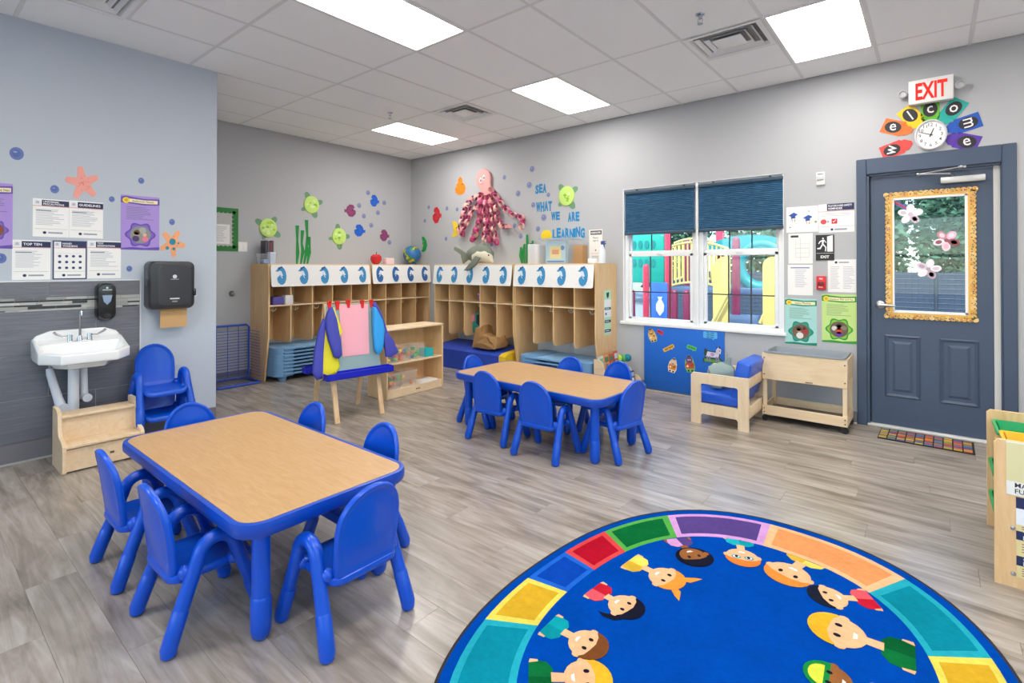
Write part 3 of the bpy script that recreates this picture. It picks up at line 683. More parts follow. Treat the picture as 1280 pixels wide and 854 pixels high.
# ------------------------------------------------------------------ rug
PILE = {}
def pile(h):
    if h not in PILE:
        m = col(h, .95, spec=.1); m = m.copy(); m.name = 'pile_' + h.strip('#'); nt = m.node_tree; b = nt.nodes['Principled BSDF']
        n = nt.nodes.new('ShaderNodeTexNoise'); n.inputs['Scale'].default_value = 45; n.inputs['Detail'].default_value = 6
        n2 = nt.nodes.new('ShaderNodeTexNoise'); n2.inputs['Scale'].default_value = 5
        t = nt.nodes.new('ShaderNodeTexCoord'); r = nt.nodes.new('ShaderNodeMapRange'); r.inputs['To Min'].default_value = .5; r.inputs['To Max'].default_value = 1.12
        ad = nt.nodes.new('ShaderNodeMath'); ad.operation = 'AVERAGE' if False else 'MULTIPLY_ADD'; ad.inputs[1].default_value = .5
        ml = nt.nodes.new('ShaderNodeMath'); ml.operation = 'MULTIPLY'; ml.inputs[1].default_value = .5
        hs = nt.nodes.new('ShaderNodeHueSaturation'); hs.inputs['Color'].default_value = (*lin(h), 1)
        L = nt.links; L.new(t.outputs['Object'], n.inputs['Vector']); L.new(t.outputs['Object'], n2.inputs['Vector'])
        L.new(n2.outputs['Fac'], ml.inputs[0]); L.new(n.outputs['Fac'], ad.inputs[0]); L.new(ml.outputs[0], ad.inputs[2]); L.new(ad.outputs[0], r.inputs['Value'])
        L.new(r.outputs[0], hs.inputs['Value']); L.new(hs.outputs[0], b.inputs['Base Color'])
        bp = nt.nodes.new('ShaderNodeBump'); bp.inputs['Strength'].default_value = .5; bp.inputs['Distance'].default_value = .004
        n3 = nt.nodes.new('ShaderNodeTexNoise'); n3.inputs['Scale'].default_value = 260; L.new(t.outputs['Object'], n3.inputs['Vector']); L.new(n3.outputs['Fac'], bp.inputs['Height']); L.new(bp.outputs[0], b.inputs['Normal'])
        b.inputs['Specular IOR Level'].default_value = .02
        PILE[h] = m
    return PILE[h]
RUGC = (6.15, -3.6)
rug = thing('oval_rug', 'large oval blue rug with coloured border squares and woven children', 'rug', (RUGC[0], RUGC[1], 0), D_(-3))
def rc(th, s):
    c, sn = math.cos(D_(th)), math.sin(D_(th)); k = (abs(c / .853) ** 2.3 + abs(sn / 1.156) ** 2.3) ** (-1 / 2.3)
    return (c * k * s, sn * k * s)
full = [rc(360 * i / 96, 1) for i in range(96)]
MB().prism([(a * .995, b * .995) for a, b in full], 0, .010).build('rug_base', pile('#0047a6'), rug, smooth=False)
R_ = [[rc(360 * i / 96, s) + (z,) for i in range(96)] for s, z in ((1.003, 0), (1.004, .010), (.998, .0125), (.992, .0105))]
MB().add(sum(R_, []), [(k * 96 + i, k * 96 + (i + 1) % 96, (k + 1) * 96 + (i + 1) % 96, (k + 1) * 96 + i) for k in range(3) for i in range(96)]).build('bound_edge', col('#15181f', .8), rug)
def patch(name, o, h, z, par=rug):
    n = len(o); ar = sum(o[i][0] * o[(i + 1) % n][1] - o[(i + 1) % n][0] * o[i][1] for i in range(n))
    if ar < 0: o = o[::-1]
    return MB().prism(o, z - .0008, z).build(name, pile(h), par, smooth=False)
DIV = [(-147.7, -168.8, '#d9ac2c', '#e9d95c'), (-168.8, -188.4, '#0d47ad', '#2368cf'), (171.6, 151.5, '#b3142a', '#df4a4a'), (151.5, 126.8, '#0c6a34', '#58ad4c'), (126.8, 97.7, '#5b4687', '#d59fd6'),
       (97.7, 65.5, '#ea9a5f', '#f3bd8c'), (65.5, 39.5, '#0d8a9d', '#27aab9'), (39.5, 11, '#d9ac2c', '#e9d95c'), (11, -9, '#b3142a', '#df4a4a'), (-9, -29, '#0d47ad', '#2368cf'),
       (-29, -53, '#0c6a34', '#58ad4c'), (-53, -82, '#5b4687', '#d59fd6'), (-82, -115, '#ea9a5f', '#f3bd8c'), (-115, -147.7, '#0d8a9d', '#27aab9')]
for a0, a1, hc, he in DIV:
    def seg(d, s0, s1): return [rc(a0 + d + (a1 - a0 - 2 * d) * i / 8, s1) for i in range(9)] + [rc(a1 - d + (a0 - a1 + 2 * d) * i / 8, s0) for i in range(9)]
    sq = patch('border_square', seg(-.0, .73, .952), he, .0112)
    dd = 2.2 if a0 > a1 else -2.2
    patch('square_centre', [rc(a0 - dd + (a1 - a0 + 2 * dd) * i / 8, .925) for i in range(9)] + [rc(a1 + dd + (a0 - a1 - 2 * dd) * i / 8, .757) for i in range(9)], hc, .0119, sq)
SK1, SK2 = '#f0bd8c', '#9a6236'
KIDS = [((5.7466, -3.8992), (5.6127, -3.9024), SK1, '#7d4a26', '#12a0a8', '#0e8f98', 'short'),
        ((5.7584, -3.6176), (5.6358, -3.6049), SK1, '#1a1c2c', '#c01f33', '#e25a62', 'pony'),
        ((5.8093, -3.3254), (5.6633, -3.3097), SK1, '#f09a3c', '#f0dc5e', '#ddb23a', 'tails'),
        ((5.8463, -3.0731), (5.7487, -2.9931), SK2, '#1a1c2c', '#5b4687', '#d9a0d4', 'round'),
        ((6.0307, -2.9305), (5.9813, -2.7992), SK1, '#e0823a', '#12a0a8', '#27b5c0', 'glasses'),
        ((6.2319, -2.9363), (6.2707, -2.7683), SK1, '#e58f3c', '#f0dc5e', '#ddb23a', 'short'),
        ((6.4013, -3.0135), (6.5155, -2.9387), SK1, '#1f2434', '#c01f33', '#e25a62', 'short'),
        ((6.4648, -3.2264), (6.6424, -3.2192), SK1, '#efb52e', '#0f7038', '#0b5c2e', 'short'),
        ((6.4717, -3.5129), (6.6023, -3.5050), SK2, '#0f7038', '#e9b53a', '#d9a02c', 'cap'),
        ((5.8275, -4.0397), (5.7077, -4.1306), SK1, '#efb52e', '#0f7038', '#0b5c2e', 'short')]
cR, sR = math.cos(D_(3)), math.sin(D_(3))
for hp, sp, sk, hair, sh1, sh2, style in KIDS:
    def loc(p): a, b = p[0] - RUGC[0], p[1] - RUGC[1]; return Vector((a * cR - b * sR, a * sR + b * cR))
    hd, sd = loc(hp), loc(sp); up = (hd - sd).normalized(); rt = Vector((up.y, -up.x)); R = min(.108, max(.076, (hd - sd).length * .56))
    def q(pts):
        o_ = []
        for a, b in pts:
            p = hd + rt * (a * R) + up * (b * R); s_ = (abs(p.x / .853) ** 2.3 + abs(p.y / 1.156) ** 2.3) ** (1 / 2.3)
            o_.append(tuple(p * min(1, .727 / s_)))
        return o_
    z0 = .0112; gap = (hd - sd).length / R
    shirt = patch('woven_child', q([(-.72, -gap - .5), (.72, -gap - .5), (.86, -gap - .1), (.8, -gap + .25), (.45, -gap + .5), (-.45, -gap + .5), (-.8, -gap + .25), (-.86, -gap - .1)]), sh1, z0)
    patch('shirt_half', q([(0, -gap - .5), (.70, -gap - .5), (.84, -gap - .1), (.78, -gap + .25), (.44, -gap + .5), (0, -gap + .5)]), sh2, z0 + .0006, shirt)
    for s in (-1, 1): patch('arm', q([(s * .74, -gap - .5), (s * .95, -gap - .45), (s * .92, -gap - .12), (s * .82, -gap - .1)]), sk, z0 + .0007, shirt)
    patch('neck', q([(-.24, -gap + .42), (.24, -gap + .42), (.22, -.7), (-.22, -.7)]), sk, z0 + .0008, shirt)
    if style == 'round': patch('hair', q(ell(0, .12, 1.18, 1.08, 20)), hair, z0 + .0010, shirt)
    if style == 'pony': patch('hair', q([(.5, .3), (1.0, .5), (1.35, .25), (1.5, -.35), (1.35, -.75), (1.2, -.3), (.95, -.05), (.6, -.1)]), hair, z0 + .0010, shirt)
    if style == 'tails':
        for s in (-1, 1): patch('hair', q([(s * .6, .6), (s * 1.1, 1.15), (s * 1.3, 1.5), (s * .9, 1.35), (s * .55, 1.2), (s * .4, .9)]), hair, z0 + .0010, shirt)
    if style != 'round': patch('ear', q(ell(.92, -.05, .16, .2, 8)), sk, z0 + .0011, shirt)
    patch('ear', q(ell(-.92, -.05, .16, .2, 8)), sk, z0 + .0011, shirt)
    patch('face', q(ell(0, 0, .92 if style != 'round' else .85, .86, 20)), sk, z0 + .0013, shirt)
    if style == 'cap':
        patch('cap', q([(-1.0, .05), (1.0, .05)] + [(1.0 * math.cos(t), .1 + 1.0 * math.sin(t)) for t in [PI * k / 10 for k in range(11)]]), '#1c8a40', z0 + .0018, shirt)
        patch('cap_panel', q([(-.7, .28)] + [(.7 * math.cos(t), .28 + .62 * math.sin(t)) for t in [PI * k / 10 for k in range(11)]]), '#d9e04a', z0 + .0023, shirt)
    else:
        o = [(-.95, .1), (-.7, .30), (-.2, .42), (.3, .36), (.7, .28), (.95, .1)] + [(1.0 * math.cos(t), .18 + .92 * math.sin(t)) for t in [PI * k / 12 for k in range(13)]]
        patch('fringe', q(o), hair, z0 + .0018, shirt)
    for s in (-1, 1):
        if style == 'glasses': patch('spectacle', q(ell(s * .36, .1, .27, .2, 10)), '#2aa6b0', z0 + .0021, shirt); patch('lens', q(ell(s * .36, .1, .19, .13, 10)), '#f6efe4', z0 + .0024, shirt)
        patch('eye', q(ell(s * .34, .08, .1, .13, 8)), '#20222e', z0 + .0027, shirt)
    patch('smile', q([(-.22, -.42), (.22, -.42), (.12, -.56), (-.12, -.56)]), '#fbf3ec', z0 + .0021, shirt)

# ------------------------------------------------------------------ door mat
mt = thing('door_mat', 'small black door mat with bright striped blocks before the grey door', 'mat', (6.69, -.205, 0), D_(-1))
MB().box(-.30, .30, -.175, .165, 0, .008, r=.003, seg=1).build('mat_backing', col('#16171a', .9), mt)
rd = random.Random(11); MC = ['#c2543c', '#4a7d9a', '#9aa83a', '#c98a34', '#7f4f74', '#3f8a7a', '#b04a5e', '#8a7a5a', '#d6b53c', '#44609a']
for i in range(10):
    for j in range(3):
        m = MB()
        for k in range(4):
            z = -.165 + j * .11 + k * .024; m.box(-.293 + i * .0587, -.293 + i * .0587 + .05, z, z + .019, .008, .0105, col(rd.choice(MC), .9))
        m.build('striped_block', None, mt, smooth=False)

# ------------------------------------------------------------------ cubbies
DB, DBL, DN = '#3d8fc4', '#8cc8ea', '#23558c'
def dolphin(fl, dark, parent, x, z, tilt):
    """blue dolphin cutout curled round, glued on the name board"""
    s = -1 if fl else 1; k = .115
    def P(o, d, h, name, par):
        n = [(s * a * k, b * k) for a, b in o]
        m = MB().prism(n, d, d + .0008, col(h, .6), lambda a, b, c: (-(a), c, b))
        return m.build(name, None, par, smooth=False)
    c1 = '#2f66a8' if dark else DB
    body = [(-.66, .50), (-.40, .72), (-.30, .90), (-.05, .97), (.08, 1.06), (.16, .95), (.36, .74), (.50, .40), (.54, 0), (.50, -.42), (.34, -.80), (.08, -.98), (-.18, -.95), (-.40, -.72), (-.50, -.38), (-.42, -.12), (-.22, -.02), (-.20, .25), (-.30, .44)]
    belly = [(-.34, .46), (-.16, .56), (.02, .46), (.14, .12), (.20, -.16), (.08, -.30), (-.06, -.12), (-.12, .06), (-.22, .12), (-.26, .3)]
    m = MB()
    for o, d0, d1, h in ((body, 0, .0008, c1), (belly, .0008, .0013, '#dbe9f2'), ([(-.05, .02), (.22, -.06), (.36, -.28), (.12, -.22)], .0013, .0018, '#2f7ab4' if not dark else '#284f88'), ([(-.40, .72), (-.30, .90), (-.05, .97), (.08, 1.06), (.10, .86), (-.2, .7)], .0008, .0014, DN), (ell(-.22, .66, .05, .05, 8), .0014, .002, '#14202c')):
        n = [(s * a * k, b * k) for a, b in o]; m.prism(n, d0, d1, col(h, .6), lambda a, b, c: (-(a), c, b))
    b = m.build('dolphin_cutout', None, parent, smooth=False)
    b.location = (x, 0, z)
    return b
def cubby(name, label, W, n, loc, rz, flips, dark, divs=None):
    t = thing('coat_cubby', label, 'cubby', loc, rz, 'birch coat cubbies')
    D, Hh, th = .48, 1.45, .02
    side = [(0, 0), (D - .105, 0), (D - .085, .12), (D - .03, .42), (D - .005, .55), (D, .62), (D, Hh), (0, Hh)]
    for x in (0, W - th): MB().prism(side, x, x + th, None, lambda a, b, c: (c, a, b)).build('side_panel', BIRCH, t)
    MB().box(th, W - th, .0, D - .002, Hh - .02, Hh).build('top_panel', BIRCHP, t)
    MB().box(th, W - th, .002, .012, .455, Hh - .02).build('back_panel', BIRCH, t)
    MB().box(th, W - th, .012, D - .004, .922, .938, r=.002, seg=1).build('shelf', BIRCHP, t)
    for i in range(1, n):
        x = W * i / n; r = .05
        o = [(.012, .455), (D - .01 - r, .455)] + [(D - .01 - r + r * math.sin(D_(a)), .455 + r - r * math.cos(D_(a))) for a in (20, 45, 70)] + [(D - .01, .455 + r), (D - .01, Hh - .02), (.012, Hh - .02)]
        MB().prism(o, x - .008, x + .008, None, lambda a, b, c: (c, a, b)).build('divider', BIRCH, t)
    for i in range(n):
        x = W * (i + .5) / n
        h = MB().box(x - .02, x + .02, .29, .32, .914, .922, r=.002).tube([(x, .305, .918), (x, .305, .868)], .006, n=8)
        h.tube(arc((x, .888), .034, 170, 370, 10, lambda a, b: (a, .305, b)), .0065, n=8)
        h.build('coat_hook', col('#e9dcc4', .35), t)
    # white lift-up name board
    def bf(a, b, c): return (a, D + .006 + .032 * (1 - b / .27) + c, 1.168 + b)
    nb = MB().prism(rrect(.018, 0, W - .018, .268, .02, 3), 0, .012, None, bf).build('name_board', WHITE, t)
    ps_ = divs or [W * (i + .5) / n for i in range(n)]
    for i, x in enumerate(ps_):
        d = dolphin(flips[i], dark, nb, x, 0, 0); d.location = (x, D + .006 + .032 * .5 + .0145, 1.168 + .134); d.rotation_euler = (.119, 0, 0)
    return t
cubby('a', 'five bay birch coat cubby with light blue dolphins beside the wire cart', 1.455, 5, (0, -1.15, 0), -PI / 2, [0] * 5, False)
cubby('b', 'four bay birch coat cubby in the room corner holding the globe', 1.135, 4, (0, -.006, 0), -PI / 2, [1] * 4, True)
cubby('c', 'five bay birch coat cubby under the paper octopus', 1.50, 5, (2.615, 0, 0), PI, [0, 0, 0, 0, 1], False)
cubby('d', 'four bay birch coat cubby with a strip of labels on its end panel', 1.19, 4, (3.812, 0, 0), PI, [0] * 4, False)
# label strip on the end panel
FE = frame((3.812, 0, 0), (0, 1, 0), (0, 0, 1))
lp = Print(FE, -.30, .62, -.14, 1.14, '#bfe6c4')
lp.rect(0, .62, 1, .79, '#f2f2ee').rect(.06, .56, .97, .61, '#23304a').rect(0, .40, 1, .555, '#eef0f2').rect(.06, .27, .97, .33, '#23304a').rect(.06, .06, .97, .12, '#23304a')
lp.poly([(.3, .93), (.42, .95), (.5, .94), (.6, .96), (.7, .94), (.66, .86), (.52, .81), (.36, .85)], '#2a3a36', 2).disc(.25, .47, .1, '#23304a', 2)
for z in (.585, .30, .09): lp.lines(.15, z - .012, .8, z + .012, 1, '#e8ecf4', .6, 2)
tag(lp.build('label_strip', smooth=False), 'green and white strip of cubby labels on the birch end panel', 'label')
# things in and on the cubbies
def one(m, name, label, cat, mat=None, group=None, smooth=True, sharp=.65): return tag(m.build(name, mat, smooth=smooth, sharp=sharp), label, cat, group)
def bx(x, y, z, a, b, c, r=.004): return MB().box(x - a / 2, x + a / 2, y - b / 2, y + b / 2, z, z + c, r=r)
one(bx(.40, -2.47, .939, .12, .13, .10), 'small_box', 'purple tissue box in the first cubby bay', 'box', col('#5a4fa0', .5))
one(bx(.42, -2.335, .939, .10, .10, .115), 'small_box', 'white paper box in the first cubby bay', 'box', col('#e9e7e6', .6))
one(MB().ball((1.93, -.36, .975), .035, sc=(1.1, .8, 1)).ball((1.90, -.36, 1.03), .03), 'soft_toy', 'small lilac toy in the octopus cubby bay', 'toy', col('#b58fc0', .8))
def open_bin(name, label, cat, x, y, z, a, b, h, mat, rz=0, lid=None, group=None, taper=.88, rim=.008):
    t = thing(name, label, cat, (x, y, z), rz, group); m = MB(); th = .003
    R = []
    for s, zz in ((taper, 0), (1, h), (1 + rim * 2 / a, h), (1 + rim * 2 / a, h - .008), (1.0, h - .008)): R.append([(p * s, q * s, zz) for p, q in rrect(-a / 2, -b / 2, a / 2, b / 2, min(a, b) * .12, 3)])
    n = len(R[0]); m.add(R[0] + R[1] + R[2] + R[3], [(k * n + i, k * n + (i + 1) % n, (k + 1) * n + (i + 1) % n, (k + 1) * n + i) for k in range(3) for i in range(n)] + [tuple(range(n - 1, -1, -1))])
    m.build('bin_shell', mat, t)
    if lid: MB().prism(rrect(-a / 2 - .012, -b / 2 - .012, a / 2 + .012, b / 2 + .012, .02, 3), h, h + .014).build('lid', lid, t)
    return t
open_bin('clear_bin', 'clear bin on top of the cubby beside the light switch', 'bin', .25, -2.52, 1.451, .18, .20, .125, PLASTIC)
one(bx(.22, -2.50, 1.456, .10, .13, .05), 'folded_cloth', 'blue and white packet inside the clear bin on the cubby', 'packet', col('#7f9fd0', .7))
one(MB().box(.20, .29, -2.49, -2.42, 1.452, 1.60, r=.004), 'paper_box', 'blue and white carton beside the clear bin on the cubby', 'box', col('#c4d2ea', .6))
for i, (dy, h_, c_) in enumerate(((0, .25, '#4a4550'), (.028, .245, '#5c5660'), (.056, .235, '#8a3a44'), (.082, .25, '#55505a'))):
    one(MB().box(.05, .19, -2.505 + dy, -2.482 + dy, 1.452, 1.50 + h_, r=.003), 'binder', ['dark grey binder first from the light switch', 'grey binder second from the light switch', 'dark red binder among the grey binders', 'grey binder last in the row before the seaweed'][i] + ' on the cubby top', 'binder', col(c_, .5), 'binders on the cubby top')
ap = thing('apple_ornament', 'shiny red apple ornament on the corner cubby', 'ornament', (.25, -.875, 1.451))
MB().lathe([(.0, .012), (.03, .0), (.06, .02), (.085, .07), (.08, .12), (.05, .15), (.02, .145), (0, .13)], n=20).build('apple_body', col('#d0202a', .25, coat=.4), ap)
MB().tube([(0, 0, .13), (.006, 0, .165), (.016, 0, .185)], .005, n=6).build('stem', col('#5a3a22', .7), ap)
one(MB().box(.2, .3, -.72, -.57, 1.452, 1.55, r=.012), 'tin_box', 'small pink box beside the red apple', 'box', col('#efd3d4', .5))
gl = thing('globe_ball', 'blue globe with green and orange land on the corner cubby', 'globe', (.25, -.185, 1.451))
GLM = bpy.data.materials.new('globe_map'); GLM.use_nodes = True; nt = GLM.node_tree; b_ = nt.nodes['Principled BSDF']; tn = nt.nodes.new('ShaderNodeTexNoise'); tn.inputs['Scale'].default_value = 9; tn.inputs['Detail'].default_value = 3
tc = nt.nodes.new('ShaderNodeTexCoord'); nt.links.new(tc.outputs['Object'], tn.inputs['Vector'])
rm = ramp(nt, [(0, '#2f6fae'), (.52, '#3a7cba'), (.53, '#3c8a3c'), (.60, '#e0b64a'), (.66, '#c0602c')]); rm.color_ramp.interpolation = 'CONSTANT'
nt.links.new(tn.outputs['Fac'], rm.inputs[0]); nt.links.new(rm.outputs[0], b_.inputs['Base Color']); b_.inputs['Roughness'].default_value = .45
MB().ball((0, 0, .16), .142, n=24).build('globe', GLM, gl); MB().lathe([(0, 0), (.09, 0), (.085, .012), (.05, .03), (0, .03)], n=20).build('base_ring', col('#3b5a78', .5), gl)
# plush dolphin
PG, PC_ = col('#7d8578', .95, bump=.5, bscale=300), col('#d9d3bd', .95, bump=.5, bscale=300)
pd = thing('plush_dolphin', 'grey green plush dolphin lying on the octopus cubby with a flipper hanging down', 'toy', (1.9, -.33, 1.451))
def PL(p): return (p[0] - 1.9, p[1] - 1.451)
bp = [PL((1.6382, 1.6146)), PL((1.7170, 1.5792)), PL((1.8101, 1.5777)), PL((1.9016, 1.5986)), PL((1.9917, 1.5860)), PL((2.0657, 1.5519)), PL((2.1242, 1.5074))]
MB().tube([(a, 0, b + .01) for a, b in bp], [.05, .09, .12, .125, .11, .08, .035], n=14, dome=True, sq=1.0).build('body', PG, pd)
MB().tube([(a + .04, -.045, b - .035) for a, b in bp[1:]], [.05, .085, .095, .085, .06, .025], n=14, dome=True).build('belly', PC_, pd)
def fin(o, d, h, name, mat, par, fr): MB().puff(o, d, None, fr).build(name, mat, par)
q = [PL(p) for p in ((1.6383, 1.5918), (1.5099, 1.6630), (1.3621, 1.7131), (1.3455, 1.6667), (1.4938, 1.5941), (1.5425, 1.4553), (1.6225, 1.5007))]
fin(q, .018, 0, 'tail_fluke', PG, pd, lambda a, b, c: (a, -c + .02, b))
q = [PL(p) for p in ((2.0862, 1.5376), (1.9981, 1.5603), (1.8634, 1.4419), (1.7717, 1.3595), (1.8937, 1.3764), (2.0130, 1.4414))]
fin(q, .014, 0, 'flipper', PG, pd, lambda a, b, c: (a, -c - .205, b))
q = [PL(p) for p in ((1.8560, 1.6777), (1.9618, 1.7417), (2.0362, 1.7174), (2.0066, 1.6410))]
fin(q, .012, 0, 'dorsal_fin', PG, pd, lambda a, b, c: (a, -c, b))
e = PL((2.1259, 1.5710)); MB().ball((e[0], -.09, e[1]), .012).build('eye', BLACK, pd)
# the clutter on the end cubby
one(MB().box(2.775, 2.83, -.40, -.15, 1.452, 1.70, r=.003).box(2.83, 2.90, -.40, -.15, 1.452, 1.69, r=.003), 'file_holder', 'white file box beside the clear tub on the end cubby', 'box', col('#d9d8da', .6))
ct = open_bin('clear_tub', 'clear lidded tub holding a puzzle box on the end cubby', 'bin', 3.18, -.22, 1.451, .50, .30, .30, PLASTIC, lid=clear_plastic('tub_lid', '#b8d4e8', .55), taper=.95)
pz = thing('puzzle_box', 'pale blue and yellow puzzle box inside the clear tub', 'box', (3.14, -.28, 1.458))
MB().box(-.15, .15, -.03, .03, 0, .27, r=.003).build('carton', col('#9cc4dc', .6), pz)
pp = Print(frame((0, -.0305, 0), (1, 0, 0), (0, 0, 1)), -.145, .005, .145, .265, None, t=0)
pp.rect(0, 0, 1, 1, '#a9cfe4').rect(.2, .2, .8, .8, '#e9d98c', 2).rect(.32, .4, .68, .62, '#e48a54', 3).disc(.86, .7, .1, '#3f6fb0', 2).rect(.05, .02, .95, .1, '#3f6fb0', 2); pp.build('box_print', None, pz, smooth=False)
one(MB().box(3.47, 3.59, -.42, -.3, 1.452, 1.665, r=.004), 'cardboard_box', 'small brown cardboard box beside the clear tub', 'box', col('#b48a5c', .7))
def bottle(x, y, z, r, h, label, body, capc):
    t = thing('spray_bottle', label, 'bottle', (x, y, z), 0, 'spray bottles on the end cubby')
    MB().lathe([(0, 0), (r, .003), (r * 1.02, h * .1), (r, h * .6), (r * .45, h * .78), (r * .4, h * .84), (0, h * .85)], n=14).build('bottle_body', body, t)
    MB().box(-.012, .03, -.011, .011, h * .84, h, r=.004).tube([(.028, 0, h * .97), (.05, 0, h * .97)], .006, n=6).tube([(.02, 0, h * .88), (.035, 0, h * .78)], .004, n=6).build('spray_head', capc, t)
bottle(3.73, -.2, 1.451, .036, .24, 'clear spray bottle with a black head on the end cubby', clear_plastic('bottle_clear', '#dfe6ea', .6), BLACK)
bottle(3.785, -.3, 1.451, .04, .26, 'white spray bottle with a blue head at the end of the cubby', col('#e6ebf0', .3), col('#3a4f9a', .4))
one(MB().puff(ell(3.70, -.37, .055, .05, 10), .03, None, lambda a, b, c: (a, b, 1.48 + c)), 'crumpled_tissue', 'crumpled white tissue before the spray bottles', 'tissue', col('#eceef2', .8), sharp=1.2)
# seaweed of paper
SG = col('#128a3c', .6)
def seaweed(fr, strands, label, w=.018):
    m = MB()
    for st in strands:
        L, Rr = [], []
        for i, (a, b) in enumerate(st):
            k = w * (1.0 if i else .8) * (.7 + .5 * (i % 2)); L.append((a - k, b)); Rr.append((a + k, b))
        for i in range(len(st) - 1): m.prism([L[i], Rr[i], Rr[i + 1], L[i + 1]], .001, .003, SG, fr)
    one(m, 'paper_seaweed', label, 'decoration', smooth=False)
def s5(f): return f
seaweed(FB, [[(-1.9907, 1.4531), (-1.9797, 1.6071), (-1.9860, 1.7829), (-1.9866, 1.9809)], [(-1.9331, 1.4534), (-1.9046, 1.6310), (-1.9224, 1.7413), (-1.9113, 1.9191)], [(-1.8865, 1.4536), (-1.8518, 1.6323), (-1.8406, 1.8337), (-1.8531, 2.0675)], [(-1.8394, 1.4539), (-1.8102, 1.6109), (-1.8045, 1.7007), (-1.8168, 1.8348)]], 'dark green paper seaweed above the five bay cubby', .022)
seaweed(frame((0, -.02, 0), (1, 0, 0), (0, 0, 1)), [[(2.3813, 1.4643), (2.3603, 1.5638), (2.3673, 1.6852)], [(2.4302, 1.4640), (2.4093, 1.6072), (2.4303, 1.7276)], [(2.4718, 1.4638), (2.4856, 1.6495), (2.4719, 1.8522)], [(2.5130, 1.4636), (2.5404, 1.6265), (2.5336, 1.7355)], [(2.5539, 1.4634), (2.5608, 1.6044), (2.5676, 1.7670)]], 'bright green paper seaweed on the end cubby beside the tub', .022)

# ------------------------------------------------------------------ under the cubbies: cots, foam block, bag, backpack
COT = col('#6f9dc6', .5); COTF = col('#7fadd4', .7)
def cot_proto(L, Wd, label, group):
    t = thing('nap_cot', label, 'cot', (0, 0, 0), 0, group); a, b = L / 2, Wd / 2
    MB().box(-a + .05, a - .05, -b + .015, b - .015, .028, .034).build('cot_sheet', COTF, t)
    for s in (-1, 1):      # moulded end with ribs and feet
        e = MB().prism(rrect(min(s * a, s * (a - .17)), -b, max(s * a, s * (a - .26)), b, .07, 4), .0, .0435); e.build('end_piece', COT, t)
        for u in (-1, 1): MB().lathe([(0, 0), (.03, 0), (.04, .024), (0, .0245)], n=10, c=(s * (a - .10), u * (b - .05), -.022)).build('foot', COT, t)
        MB().box(-a + .1, a - .1, s * b - .012, s * b + .012, .014, .034, r=.004, seg=1).build('side_rail', COT, t)
    return t
def cots(L, W_, x, y, rz, n, z0, pitch, labels, group):
    c0 = cot_proto(L, W_, labels[0], group); c0.location = (x, y, z0 + .022); c0.rotation_euler.z = rz
    for i in range(1, n): dup(c0, (x + .002 * (i % 2), y, z0 + .022 + i * pitch), rz, labels[i])
OR = ['lowest', 'second', 'third', 'fourth', 'fifth', 'sixth', 'seventh', 'topmost']
cots(1.34, .55, .325, -1.90, PI / 2, 8, .045, .044, ['blue nap cot under the five bay cubby, %s of its stack%s' % (o, '' if i in (0, 7) else ' from the floor') for i, o in enumerate(OR)], 'nap cots under the five bay cubby')
blk = MB()
for sx in (-1, 1):
    for sy in (-1, 1): blk.lathe([(0, 0), (.045, 0), (.055, .062), (0, .063)], n=10, c=(.325 + sx * .2, -1.90 + sy * .55, 0))
one(blk, 'cot_dolly', 'blue footed base under the stack of cots by the wire cart', 'dolly', COT)
cots(1.02, .52, 3.285, -.33, 0, 4, .13, .044, ['blue nap cot under the end cubby, %s of its stack' % o for o in ('lowest', 'second lowest', 'second highest', 'topmost')], 'nap cots under the end cubby')
one(MB().box(2.84, 3.73, -.53, -.12, 0, .128, r=.02), 'low_box', 'grey low box under the cots of the end cubby', 'box', col('#56718c', .6))
fb = thing('foam_block', 'blue vinyl foam block with a yellow end under the octopus cubby', 'foam block', (1.875, -.30, 0))
MB().prism([(-.26, 0), (.25, 0), (.25, .33), (-.20, .29), (-.26, .26)], -.70, .55, None, lambda a, b, c: (c, a, b)).build('blue_cover', col('#2747b0', .45), fb)
MB().prism([(-.26, 0), (.25, 0), (.25, .33), (-.20, .29), (-.26, .26)], .552, .66, None, lambda a, b, c: (c, a, b)).build('yellow_end', col('#e8c22c', .4), fb)
KRAFT = col('#a9804f', .85, bump=.8, bscale=18)
pb = thing('paper_bag', 'crumpled brown paper bag lying on the blue foam block', 'bag', (2.06, -.36, .32))
def PBG(p): return (p[0] - 2.06, p[1] - .32)
o = [PBG(p) for p in ((1.9617, 0.5968), (2.0429, 0.6136), (2.0649, 0.5080), (2.2019, 0.4876), (2.3285, 0.4933), (2.3493, 0.4064), (2.3424, 0.3431), (2.2020, 0.2867), (2.0724, 0.2303), (1.9694, 0.2407), (1.8870, 0.2537), (1.9095, 0.3647), (1.9394, 0.4759))]
o = [(a, max(b, .0)) for a, b in o]; rd = random.Random(2); m = MB(); n = len(o); R = []
for y, sc in ((.10, .92), (.03, 1.0), (-.06, 1.0), (-.13, .97), (-.15, .9)): R.append([(a * sc + rd.uniform(-.012, .012), y + rd.uniform(-.012, .012), max(0, b * sc + rd.uniform(-.012, .012))) for a, b in o])
m.add(sum(R, []), [(k * n + i, k * n + (i + 1) % n, (k + 1) * n + (i + 1) % n, (k + 1) * n + i) for k in range(4) for i in range(n)] + [tuple(range(n - 1, -1, -1))])
cz_ = [(a * .55 + .03 + rd.uniform(-.02, .02), -.165 + rd.uniform(-.02, .02), max(.02, b * .55 + .07)) for a, b in o]
m.add(R[-1] + cz_, [(i, (i + 1) % n, n + (i + 1) % n, n + i) for i in range(n)] + [tuple(range(n, 2 * n))])
m.build('bag_body', KRAFT, pb, smooth=False)
bk_ = thing('backpack', 'small teal and pink backpack hanging in the octopus cubby bay', 'backpack', (1.90, -.25, .5))
def BK(p): return (p[0] - 1.90, p[1] - .5)
